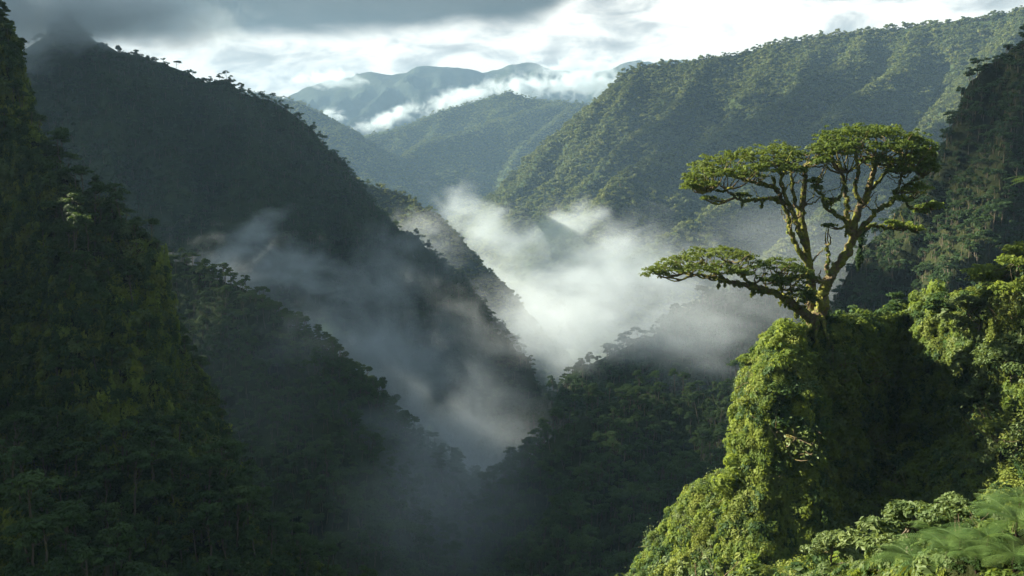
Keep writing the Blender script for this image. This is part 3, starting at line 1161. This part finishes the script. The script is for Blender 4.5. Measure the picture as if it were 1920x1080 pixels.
# torn wisps along the left mountain
mist('mist', P(520, 515, 745), (120, 45, 46), .021, 1 / 34, (0, D(8), 0), thr=.38, contrast=3.0, soft=1.1, seed=8, stretch=1.8)
mist('mist', P(462, 450, 745), (56, 30, 20), .024, 1 / 26, (0, D(-40), 0), thr=.30, contrast=2.8, soft=1.1, seed=9)
mist('mist', P(740, 510, 800), (110, 45, 66), .011, 1 / 36, (0, D(-26), 0), thr=.42, contrast=3.2, soft=1.1, seed=10, stretch=1)
mist('mist', P(650, 640, 630), (120, 50, 56), .014, 1 / 34, (0, D(30), 0), thr=.32, contrast=2.8, soft=1.1, seed=11, stretch=1)
mist('mist', P(800, 690, 630), (130, 60, 72), .010, 1 / 36, (0, D(32), 0), thr=.30, contrast=2.8, soft=1.1, seed=12, stretch=1)
mist('mist', P(862, 870, 470), (75, 55, 75), .013, 1 / 32, thr=.22, contrast=2.6, soft=1.1, seed=13, stretch=1)
mist('mist', P(560, 650, 440), (40, 24, 32), .010, 1 / 18, thr=.42, contrast=3.0, soft=1.1, seed=14)
mist('mist', P(720, 830, 420), (60, 30, 40), .010, 1 / 22, thr=.35, contrast=2.8, soft=1.1, seed=15)
mist('mist', P(440, 720, 330), (60, 50, 60), .0009, 1 / 40, thr=.0, contrast=1.6, soft=1.0, seed=18)
mist('mist', P(850, 950, 400), (80, 50, 66), .0075, 1 / 36, thr=.05, contrast=2.0, soft=1.1, seed=19)
mist('mist', P(790, 1000, 320), (48, 40, 40), .004, 1 / 28, thr=.05, contrast=2.0, soft=1.1, seed=20)
# cloud that wraps the peak at the left
mist('cloud', P(110, 0, 945), (170, 110, 70), .026, 1 / 70, thr=.12, contrast=1.8, soft=.8, seed=21)
mist('cloud', P(20, 70, 900), (65, 60, 70), .016, 1 / 40, thr=.25, contrast=2.2, soft=.9, seed=22)
mist('cloud', P(310, 45, 1005), (120, 80, 42), .012, 1 / 50, thr=.2, contrast=2.0, soft=.8, seed=23)
# unseen volumes added up-sun, only to cast shade on land, mist and peak cloud


def toward_sun(x, y, z, d):
    return tuple(np.array([x, y, z]) + np.array(to_sun) * d)


mist('cloud', toward_sun(0, 395, -110, 1050), (250, 135, 85), .008, 1 / 90, thr=.05, contrast=1.2, seed=24)  # unseen, added to shade the valley hill and left hillside
mist('cloud', toward_sun(225, 410, 40, 1450), (170, 150, 120), .010, 1 / 90, thr=.1, contrast=1.2, seed=25)  # added out of view to put the right wall in shade
mist('cloud', toward_sun(-150, 700, -90, 1250), (190, 170, 120), .0024, 1 / 90, thr=.1, contrast=1.2, seed=26)  # thin unseen volume added to dim the sun on the left wisps
mist('cloud', toward_sun(620, 2050, 40, 1950), (680, 560, 95), .028, 1 / 260, thr=.36, contrast=3.2, soft=.5, seed=27)  # broken unseen layer added to dapple the right mountain with shade
mist('cloud', toward_sun(-95, 335, -80, 1000), (110, 105, 75), .010, 1 / 70, thr=.05, contrast=1.2, seed=28)  # small added volume keeping the sun off the veil beside the left cliff
mist('cloud', toward_sun(-410, 950, 190, 900), (190, 150, 95), .008, 1 / 90, thr=.05, contrast=1.2, seed=29)  # added out of view to shade the cloud on the left peak
mist('mist', P(800, 455, 1190), (75, 60, 66), .006, 1 / 40, thr=.2, contrast=2.8, soft=1.1, seed=5)
# rolls of cloud on the distant hills
for (u, v, r, tl, sd_) in ((730, 222, (270, 120, 74), -24, 30), (860, 186, (310, 130, 86), -18, 31), (980, 166, (330, 140, 96), -4, 32), (1095, 158, (340, 150, 115), -2, 33)):
    mist('cloud', P(u, v, 5050), r, .013, 1 / 62, (0, D(tl), 0), thr=.30, contrast=3.2, seed=sd_, soft=.9, stretch=1.1, dist=.5)
mist('cloud', P(615, 218, 5400), (170, 90, 66), .012, 1 / 55, thr=.42, contrast=3.0, seed=41)
mist('cloud', P(1090, 128, 7600), (600, 200, 130), .005, 1 / 140, thr=.34, contrast=3.0, seed=43)
mist('cloud', P(620, 150, 7500), (460, 200, 110), .005, 1 / 120, thr=.36, contrast=3.0, seed=44)
# ================================================================== the giant tree on the cliff
HY = 117.5
tb = P(1531, 604, HY)
hero = thing('giant_tree', 'giant mossy tree with three flat umbrella crowns standing on the edge of the sunlit cliff', 'tree', tuple(tb))
rng = np.random.default_rng(21)
PXM = HY / F_PX     # metres per photo pixel at the tree


def H(u, v, dy=0.0):
    return P(u, v, HY + dy) - tb


LIMBS = {}


def limb(name, rows, r0, r1, sides=10, mat='moss', wob=.10, rough=.35, power=.8, n=6):
    pts = curve([H(*r) for r in rows], n, wob, rng)
    t_ = np.linspace(0, 1, len(pts)) ** power
    rad = .78 * (r0 + (r1 - r0) * t_)
    g = Geo()
    tube(g, pts, rad, sides, rough=rough, rng=rng, seed=len(LIMBS))
    LIMBS[name + str(len(LIMBS))] = (pts, rad)
    return g


def limb_obj(name, *a, **k):
    mat = k.pop('mat', 'moss')
    g = limb(name, *a, **k)
    return link(name, g.build(name, M[mat], True), hero)


# the leaning main trunk, with root flare
limb_obj('trunk', [(1531, 618, 0), (1538, 590, 0), (1541, 560, 0), (1546, 540, .1), (1560, 515, .2), (1580, 487, .2), (1597, 458, .2), (1602, 425, .3), (1609, 393, .3), (1625, 366, .4), (1635, 331, .4), (1645, 296, .4)],
         1.25, .34, 16, wob=.07, power=.62)
# the darker upright trunk behind it on the left
limb_obj('trunk', [(1522, 618, 1.0), (1523, 580, 1.2), (1522, 540, 1.4), (1516, 492, 1.4), (1508, 440, 1.3), (1504, 393, 1.2), (1508, 345, 1.2), (1510, 310, 1.2)], .95, .3, 14, wob=.06, power=.8)
limb_obj('limb', [(1516, 500, 1.2), (1496, 468, 1.0), (1483, 440, .8), (1478, 412, .8), (1469, 382, .7), (1456, 358, .6), (1449, 330, .5)], .42, .22)
limb_obj('limb', [(1514, 470, 1.0), (1500, 440, .6), (1490, 405, .3), (1473, 370, .2), (1464, 335, .2), (1462, 305, .2)], .45, .2)
limb_obj('limb', [(1505, 420, 1.2), (1494, 390, 1.8), (1487, 355, 2.1), (1482, 315, 2.2)], .38, .18)
limb_obj('limb', [(1472, 381, .7), (1450, 374, 0), (1429, 373, -.5), (1393, 376, -1.0), (1367, 361, -1.4), (1330, 356, -1.8)], .36, .09)
limb_obj('limb', [(1460, 358, .6), (1440, 348, 1.2), (1418, 344, 1.8), (1380, 331, 2.3), (1345, 318, 2.4)], .32, .09)
# limbs of the right crown
limb_obj('limb', [(1598, 452, .2), (1629, 412, -.6), (1651, 390, -1.2), (1673, 380, -1.6), (1680, 358, -1.8), (1694, 325, -1.9)], .42, .13)
limb_obj('limb', [(1597, 450, .3), (1618, 430, .8), (1642, 424, 1.2), (1669, 428, 1.4), (1704, 430, 1.5), (1720, 436, 1.5)], .44, .08)
limb_obj('limb', [(1664, 384, -1.2), (1684, 371, -.8), (1713, 390, -.4), (1742, 394, -.2)], .24, .07)
limb_obj('limb', [(1595, 440, .2), (1585, 414, -.5), (1567, 402, -.9), (1549, 390, -1.2), (1541, 367, -1.4), (1527, 349, -1.6)], .36, .12)
limb_obj('limb', [(1597, 440, .4), (1588, 410, 1.0), (1587, 376, 1.4), (1582, 344, 1.6), (1574, 310, 1.7)], .48, .2)
limb_obj('limb', [(1549, 390, -1.2), (1562, 378, -1.8), (1578, 360, -2.1), (1590, 325, -2.4)], .24, .1)
limb_obj('limb', [(1612, 388, .3), (1604, 350, .2), (1610, 315, -.6), (1604, 285, -.8)], .36, .14)
limb_obj('limb', [(1628, 360, .4), (1656, 330, 1.2), (1678, 305, 1.7), (1700, 290, 1.9)], .32, .12)
limb_obj('limb', [(1680, 362, -1.8), (1704, 345, -2.1), (1728, 330, -2.3)], .2, .08)
# the long low limb reaching out to the left
limb_obj('limb', [(1530, 612, -.2), (1518, 596, -.5), (1504, 584, -.7), (1491, 576, -.8), (1470, 558, -1.0), (1447, 546, -1.2), (1411, 537, -1.4), (1376, 530, -1.6), (1344, 520, -1.8), (1313, 516, -2.0), (1280, 512, -2.1)],
         .95, .12, 12, power=.75)
limb_obj('limb', [(1420, 540, -1.4), (1400, 524, -1.8), (1382, 508, -2.2), (1368, 492, -2.4)], .26, .08)
limb_obj('limb', [(1470, 558, -1.0), (1462, 540, -1.6), (1462, 520, -2.0)], .26, .08)
limb_obj('limb', [(1360, 526, -1.7), (1340, 508, -1.0), (1318, 494, -.8)], .2, .07)
limb_obj('broken_limb', [(1562, 520, -.8), (1553, 512, -.9), (1550, 498, -1.0), (1553, 486, -1.0), (1550, 463, -1.1)], .5, .08, mat='dead', rough=.6, wob=.08)
# roots gripping the rock
for k, rows in enumerate([[(1536, 596, -.6), (1518, 612, -1.6), (1508, 636, -2.4), (1505, 672, -2.6)], [(1540, 596, -.6), (1548, 616, -1.8), (1552, 650, -2.6)], [(1532, 596, -.8), (1530, 622, -2.0), (1527, 665, -2.8)]]):
    limb_obj('root', rows, .5, .12, 8)

for k, (pts, rad) in enumerate(list(LIMBS.values())[:-4]):
    g = Geo()
    for q in range(max(2, len(pts) // 9)):
        i = rng.integers(len(pts) // 4, len(pts) - 1)
        d = unit(np.array([[rng.normal(), rng.normal() * .8, .5 + .7 * rng.random()]]))[0]
        L_ = 1.2 + 2.6 * rng.random()
        a = pts[i]
        e = a + d * L_
        tube(g, curve([a, a + d * L_ * .5 + np.array([0, 0, -.25]), e, e + np.array([rng.normal() * .5, rng.normal() * .5, .9])], 5, .07, rng), np.linspace(rad[i] * .42, .035, 16), 6, rough=.3, rng=rng)
    link('branch', g.build('branch', M['moss'], True), hero)

ALLP = np.concatenate([p for p, r in LIMBS.values()])
ALLR = np.concatenate([r for p, r in LIMBS.values()])


def crown(name, rows, per, leaf, layers=(0,), label=None, seed=0, flat=.55, mat='leaf_hero'):
    """A flat-topped crown: domed pads of leaves, each on a twig that springs from the nearest limb."""
    r = np.random.default_rng(100 + seed)
    g, tw = Geo(), Geo()
    pads = []
    for (u, v, ru, rv, dy) in rows:
        for ly in layers:
            c = H(u + r.normal() * ru * .12, v + r.normal() * rv * .12 + abs(ly) * 1.0, dy + ly + r.normal() * .4)
            pads.append((c, ru * PXM, rv * PXM))
    for c, s, h in pads:
        low = ALLP[:, 2] < c[2] + .2
        dd = np.linalg.norm(ALLP - c, axis=1) + (~low) * 50
        a = ALLP[np.argmin(dd)]
        for q in range(3):
            e = c + np.array([r.normal() * s * .45, r.normal() * s * .45, h * .1])
            mid = (a + e) / 2 + np.array([r.normal() * .15, r.normal() * .15, -.16 * np.linalg.norm(e - a)])
            tube(tw, curve([a, mid, e], 5, .05, r), np.linspace(.13, .035, 11), 5, rng=r)
        # many small sprays make up a pad
        ns = max(6, int(per / 26))
        d = unit(r.normal(size=(ns, 3)))
        d[:, 2] = np.abs(d[:, 2]) * 1.1 - .25
        q = c + d * (r.random((ns, 1)) ** .3) * np.array([s, s * .9, h])
        stray = r.random((ns, 1)) < .22
        q = np.where(stray, c + (q - c) * 1.35, q)
        sub = [(x, .26 + .36 * r.random(), .13 + .15 * r.random()) for x in q]
        pad_leaves(g, sub, 16, leaf, r, aspect=.5, fill=.3)
    o = link(name, g.build(name, M[mat]), hero)
    if label:
        o['label'] = label
    link('twigs', tw.build('twigs', M['moss'], True), o)
    return o


crown('crown', [(1302, 335, 24, 14, -1), (1318, 318, 30, 17, 0), (1348, 306, 36, 19, .5), (1384, 297, 40, 20, 1), (1424, 288, 46, 20, 1), (1466, 286, 42, 18, .8), (1488, 296, 22, 18, .8),
                (1440, 306, 46, 16, -1.5), (1398, 316, 36, 14, -2.5), (1352, 328, 36, 13, -2.5), (1480, 318, 30, 14, -1.2), (1322, 345, 24, 10, -2), (1296, 348, 15, 9, -2), (1404, 330, 26, 10, 1.5)],
      620, .18, (-1.8, 1.6), 'upper left crown, spreading to a thin point', 1)
crown('crown', [(1542, 280, 22, 20, -1), (1556, 262, 34, 20, 0), (1592, 250, 42, 19, .6), (1636, 246, 48, 18, .6), (1680, 252, 46, 19, .3), (1714, 268, 36, 20, 0), (1738, 288, 24, 22, -.6),
                (1570, 284, 42, 19, -2.6), (1622, 276, 50, 18, -3), (1676, 282, 48, 19, -3), (1716, 302, 32, 18, -2), (1546, 302, 20, 12, -2), (1738, 312, 18, 16, -1.5), (1650, 300, 40, 12, 2.5), (1696, 318, 30, 12, -1.6)],
      680, .18, (-2.2, 0, 2.2), 'highest and densest crown, on the right', 2)
crown('crown', [(1230, 513, 22, 11, -2.2), (1250, 502, 30, 15, -2), (1282, 490, 36, 18, -1.8), (1318, 480, 40, 18, -1.4), (1356, 474, 40, 17, -1.2), (1388, 484, 30, 18, -1.2), (1300, 506, 36, 11, -3.5), (1345, 504, 40, 14, -3.6), (1382, 510, 30, 12, -3)],
      580, .18, (-1.3, 1.3), 'lowest crown, on the limb reaching left', 3)
crown('crown', [(1428, 500, 28, 14, -1.6), (1458, 497, 36, 17, -1.6), (1492, 504, 32, 17, -1.4), (1512, 520, 22, 16, -1), (1480, 530, 34, 16, -2.4), (1444, 524, 26, 12, -2.4), (1500, 548, 24, 18, -1.4), (1516, 562, 18, 16, -1.6)],
      520, .18, (-1.2, 1.0), None, 4)
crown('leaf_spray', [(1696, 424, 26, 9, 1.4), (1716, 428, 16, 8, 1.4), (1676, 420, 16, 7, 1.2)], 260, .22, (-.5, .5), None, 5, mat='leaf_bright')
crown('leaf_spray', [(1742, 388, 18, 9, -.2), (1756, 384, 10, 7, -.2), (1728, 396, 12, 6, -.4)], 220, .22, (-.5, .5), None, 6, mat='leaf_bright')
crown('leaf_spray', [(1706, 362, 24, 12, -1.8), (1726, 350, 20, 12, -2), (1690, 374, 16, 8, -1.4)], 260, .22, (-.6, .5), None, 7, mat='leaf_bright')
for k, q in enumerate([(1556, 376, 12, 6, -1.6), (1530, 340, 14, 8, -1.6), (1552, 424, 10, 4, -1), (1535, 352, 10, 6, -1.6), (1330, 372, 14, 5, -1.6), (1300, 352, 14, 7, -1.8), (1395, 366, 14, 6, -1)]):
    crown('leaf_spray', [q], 150, .2, (-.4, .4), None, 8 + k)

# moss and creepers on the limbs, and the column of moss that hangs from the fork
mg = Geo()
for k, (pts, rad) in enumerate(LIMBS.values()):
    n = int(len(pts) * 60)
    t_ = rng.random(n) * (len(pts) - 1)
    i_ = np.minimum(t_.astype(int), len(pts) - 2)
    f_ = (t_ - i_)[:, None]
    c_ = pts[i_] * (1 - f_) + pts[i_ + 1] * f_
    r_ = rad[i_][:, None]
    gate = fbm(t_ * .45 + k * 5.1, t_ * 0 + k, 2, 9) > -.1
    d_ = unit(rng.normal(size=(n, 3)))
    c_ = (c_ + d_ * r_ * .95)[gate]
    d_ = d_[gate]
    m_ = len(c_)
    leaves(mg, c_, d_ + rng.normal(size=(m_, 3)) * .4, .10 + .10 * rng.random(m_), .5, rng, rng.normal(size=(m_, 3)) * .5 + np.array([0, 0, -.9]), fold=.1)
for k, (pts, rad) in enumerate(LIMBS.values()):
    for q in range(max(2, len(pts) // 5)):
        i = rng.integers(2, len(pts) - 1)
        d = unit(np.array([[rng.normal(), rng.normal(), .5 + rng.normal() * .6]]))[0]
        c = pts[i] + d * rad[i] * .9
        n = int(24 + 26 * rng.random())
        e = unit(rng.normal(size=(n, 3)) + d * .8)
        leaves(mg, c + e * .28 * rng.random((n, 1)), e + rng.normal(size=(n, 3)) * .5, .12 + .1 * rng.random(n), .4, rng, e, fold=.1)
link('moss_cover', mg.build('moss_cover', M['leaf_yellow']), hero)


def hanging(name, u, v, length, width, n, dy, mat):
    g = Geo()
    t_ = rng.random(n) ** .8
    wd = width * (1 - t_) ** .6 * (.6 + .4 * np.sin(t_ * 9 + 1))
    c = H(u, v, dy) + np.stack([rng.normal(size=n) * wd * .5 - t_ * width * .35, rng.normal(size=n) * wd * .5, -t_ * length], 1)
    leaves(g, c, rng.normal(size=(n, 3)) + np.array([0, -.4, .3]), .12 + .1 * rng.random(n), .45, rng, rng.normal(size=(n, 3)) * .4 + np.array([0, 0, -1]), fold=.1)
    return link(name, g.build(name, M[mat]), hero)


hanging('hanging_moss', 1617, 426, 5.2, .95, 1300, 1.0, 'leaf_dark')
_low = np.array([[1500, 583, -.7], [1491, 577, -.8], [1470, 560, -1.0], [1447, 548, -1.2], [1411, 539, -1.4], [1376, 532, -1.6], [1344, 522, -1.8], [1313, 518, -2.0]])
fringe = []
for k in range(26):
    q = np.interp(rng.random() * 7, range(8), _low[:, 0]), 0, 0
    uu = q[0]
    fringe.append((uu, np.interp(-uu, -_low[:, 0], _low[:, 1]), .2 + 1.2 * rng.random() ** 3, .3 + .5 * rng.random(), np.interp(-uu, -_low[:, 0], _low[:, 2])))
for (u, v, ln, w, dy) in fringe + [(1480, 384, 2.2, .35, .7), (1588, 422, 1.4, .35, -.2), (1393, 377, .7, .35, -1), (1430, 376, .9, .4, -.5)]:
    hanging('hanging_moss', u, v, ln, w, 170, dy, 'leaf_yellow')

# ================================================================== shrubs, small trees and ferns one can tell apart


def small_tree(name, label, cat, base, h, rx, npads, per, leaf, mat, bark='bark', seed=0, flat=.5, rz=None, trunk_r=.16, group=None, lean=0):
    r = np.random.default_rng(300 + seed)
    root = thing(name, label, cat, tuple(base), group)
    tg, cg = Geo(), Geo()
    rz = rz or h * .5
    top = np.array([lean + r.normal() * .2, r.normal() * .2, h - rz * .45])
    sp = curve([[0, 0, -1.2], [lean * .3 + r.normal() * .15, r.normal() * .15, h * .3], top], 5, .03, r)
    tube(tg, sp, np.linspace(trunk_r, trunk_r * .4, len(sp)), 8, rough=.2, rng=r)
    pads = [(c + np.array([lean, 0, 0]), s, q) for c, s, q in canopy_pads(r, npads, rx, rz, h - rz, flat)]
    sub = []
    for c, s, q in pads:
        a = sp[r.integers(len(sp) // 3, len(sp))]
        tube(tg, curve([a, (a + c) / 2 + [0, 0, -.08 * np.linalg.norm(c - a)], c], 3, .02, r), np.linspace(trunk_r * .4, .02, 7), 5, rng=r)
        ns = max(5, per // 14)
        d = unit(r.normal(size=(ns, 3)))
        d[:, 2] = np.abs(d[:, 2]) - .3 * r.random(ns)
        for x in c + d * (r.random((ns, 1)) ** .3) * np.array([s, s, q]):
            sub.append((x, leaf * (1.5 + 1.2 * r.random()), leaf * (1.0 + .6 * r.random())))
    pad_leaves(cg, sub, 14, leaf, r, aspect=.5, fill=.3)
    link('trunk' if 'tree' in name else 'stem', tg.build('stem', M[bark], True), root)
    link('crown' if 'tree' in name else 'foliage', cg.build('foliage', M[mat]), root)
    return root


def on_cliff(u, Y, dz=0):
    x = P(u, 600, Y)[0]
    return np.array([x, Y, float(cliff.z(x, Y)) + dz])


def on_ground(u, v):
    """Where the sight line of photo position u, v meets the land."""
    d = Vector(P(u, v, 1.0)).normalized()
    return np.array(BVH.ray_cast(Vector((0, 0, 0)), d)[0])


def by_top(u, v, Y, h):
    """Base of a plant whose top shows at u, v; sunk to the ground where that lies higher."""
    p = P(u, v, Y)
    g = float(cliff.z(p[0], p[1]))
    return np.array([p[0], p[1], g]), max(h * .6, p[2] - g)


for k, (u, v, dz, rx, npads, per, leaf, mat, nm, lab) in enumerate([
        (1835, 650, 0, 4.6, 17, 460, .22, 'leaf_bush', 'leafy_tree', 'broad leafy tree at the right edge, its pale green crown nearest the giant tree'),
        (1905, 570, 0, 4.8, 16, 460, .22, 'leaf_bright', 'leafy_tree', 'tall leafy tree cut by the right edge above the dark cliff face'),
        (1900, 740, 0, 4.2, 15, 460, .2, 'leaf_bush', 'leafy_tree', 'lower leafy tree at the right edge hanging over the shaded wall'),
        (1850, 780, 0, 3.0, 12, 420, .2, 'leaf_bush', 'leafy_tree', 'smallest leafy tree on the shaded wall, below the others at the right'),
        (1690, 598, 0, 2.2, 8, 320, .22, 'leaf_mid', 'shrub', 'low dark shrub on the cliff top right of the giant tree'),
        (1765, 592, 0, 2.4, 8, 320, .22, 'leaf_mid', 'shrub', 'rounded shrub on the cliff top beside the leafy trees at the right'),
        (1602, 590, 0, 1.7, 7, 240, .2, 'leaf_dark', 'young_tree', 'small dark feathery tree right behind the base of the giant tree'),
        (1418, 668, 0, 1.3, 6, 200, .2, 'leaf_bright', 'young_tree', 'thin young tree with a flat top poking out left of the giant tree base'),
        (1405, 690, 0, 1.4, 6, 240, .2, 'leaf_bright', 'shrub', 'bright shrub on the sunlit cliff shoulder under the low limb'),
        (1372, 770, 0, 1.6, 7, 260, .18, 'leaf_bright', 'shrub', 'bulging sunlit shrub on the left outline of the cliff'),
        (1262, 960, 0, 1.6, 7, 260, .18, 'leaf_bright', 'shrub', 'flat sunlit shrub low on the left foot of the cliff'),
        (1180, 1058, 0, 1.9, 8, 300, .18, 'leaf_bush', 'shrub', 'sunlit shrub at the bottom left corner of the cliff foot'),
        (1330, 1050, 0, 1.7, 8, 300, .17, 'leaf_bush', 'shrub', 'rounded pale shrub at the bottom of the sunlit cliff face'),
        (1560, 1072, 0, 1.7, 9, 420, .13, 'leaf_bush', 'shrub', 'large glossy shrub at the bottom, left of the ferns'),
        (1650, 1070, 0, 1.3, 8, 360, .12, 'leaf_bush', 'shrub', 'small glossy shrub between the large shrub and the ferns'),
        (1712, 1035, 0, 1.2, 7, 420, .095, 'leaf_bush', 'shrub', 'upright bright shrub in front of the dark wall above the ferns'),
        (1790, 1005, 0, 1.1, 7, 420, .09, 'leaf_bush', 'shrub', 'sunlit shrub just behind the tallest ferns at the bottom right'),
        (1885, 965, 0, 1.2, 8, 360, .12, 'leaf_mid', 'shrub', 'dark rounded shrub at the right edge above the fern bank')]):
    b = on_ground(u, v)
    h = rx * (2.6 if nm == 'young_tree' else 1.7)
    print(lab, b)
    small_tree(nm, lab, 'tree' if 'tree' in nm else 'shrub', b, h, rx, npads, per, leaf, mat, seed=k, flat=.5, rz=h * (.4 if nm == 'young_tree' else .85), trunk_r=.06 + rx * .03)


def big_frond(length, rng, pinnae=24, sub=12, width=.26, arch=.5):
    """A bipinnate fern frond along +X that rises and arches over."""
    g = Geo()
    t = np.linspace(.04, 1, pinnae)
    sp = np.stack([length * t * .92, 0 * t, length * (.30 * t - arch * .75 * t ** 2.2)], 1)
    T = unit(np.gradient(sp, axis=0))
    Sd = np.array([0, 1.0, 0])
    N = np.cross(T, Sd)
    wl = length * width * np.clip(np.sin(np.pi * (t * .86 + .12)), .05, 1) ** .75
    for sg in (-1, 1):
        d = Sd * sg * .9 + T * .42
        d = unit(d)
        for k in range(pinnae):
            q = np.linspace(.06, 1, sub)
            droop = -.22 * wl[k] * q ** 2
            c = sp[k] + d[k] * wl[k] * q[:, None] + np.array([0, 0, 1]) * droop[:, None]
            hw = length / pinnae * .47 * (1 - q * .75) + .004
            st = wl[k] / sub * .52
            for s2 in (-1, 1):
                e = unit((T[k] * s2 * 1.0 + d[k] * .5)[None])[0]
                a = c - d[k] * st
                b = c + e * hw[:, None] - N[k] * .0 + np.array([0, 0, -.15]) * hw[:, None]
                V = np.stack([a, c + e * hw[:, None] * .6 - d[k] * st * .3, b, c + d[k] * st + e * hw[:, None] * .3], 1).reshape(-1, 3)
                g.add(V, Q=np.arange(len(V)).reshape(-1, 4))
    tube(g, sp, np.linspace(.018, .005, pinnae) * length * .35, 5)
    return g.build('frond', M['leaf_fern'])


M['fernstem'] = moss_bark('dark_fern_stem', (.03, .022, .015), (.03, .035, .012), (.05, .055, .02), .3)
FRONDS = [big_frond(L, rng, arch=a) for L, a in ((2.6, .62), (2.3, .75), (2.9, .55))]


def fern(label, u, v, Y, s, n=9, seed=0, group='ferns at the bottom right', up=0, spread=6.28, a0=0, name='fern', free=False):
    r = np.random.default_rng(500 + seed)
    p = P(u, v, Y)
    root = thing(name, label, 'fern', tuple(p), group)
    g = Geo()
    zg = float(cliff.z(p[0], p[1])) - p[2]
    tube(g, curve([[.1, .1, min(zg, -.5) - .3], [0, 0, min(zg, -.5) * .4], [0, 0, .05]], 4, .01, r), np.linspace(.10, .06, 9) * s, 8, rough=.3, rng=r)
    link('stem', g.build('stem', M['fernstem'], True), root)
    for k in range(n):
        f = link('frond', FRONDS[r.integers(3)], root)
        q = s * (.8 + .4 * r.random())
        f.scale = (q, q, q)
        f.rotation_euler = (r.normal() * .15, -(.1 + up + .35 * r.random()), a0 + spread * (k + .6 * r.random()) / n)
    return root


for k, (u, v, s, lab) in enumerate([
        (1852, 1040, .46, 'big pale fern filling the bottom right corner'),
        (1775, 1062, .48, 'spreading fern beside the glossy shrubs at the bottom'),
        (1905, 1010, .44, 'fern cut by the right edge above the corner fern'),
        (1900, 1076, .42, 'lowest fern, cut by the bottom edge at the right corner'),
        (1712, 1076, .52, 'lower fern left of the big corner fern, cut by the bottom edge'),
        (1835, 1005, .48, 'fern behind the big corner fern, against the dark wall'),
        (1770, 1028, .46, 'narrow fern at the foot of the upright bright shrub'),
        (1912, 970, .5, 'fern whose fronds reach in from the right edge, higher than the fern bank'),
        (1830, 1076, .42, 'fern at the bottom edge in the middle of the fern bank'),
        (1670, 1052, .46, 'leftmost small fern, tucked between the two glossy shrubs'),
        (1800, 1044, .42, 'low fern in the middle of the bank, overlapped by its neighbours'),
        (1876, 988, .46, 'upright fern in front of the dark rounded shrub at the right edge')]):
    q = on_ground(u, v)
    uu, vv, ww = project(q[None] + np.array([[0, 0, .45]]))
    fern(lab, uu[0], vv[0], q[1], s, 13, k)
fern('tree fern whose upper fronds poke in at the right edge beside the dark mountain wall', 1966, 346, 62, .85, 13, 31, None, .05, name='tree_fern')
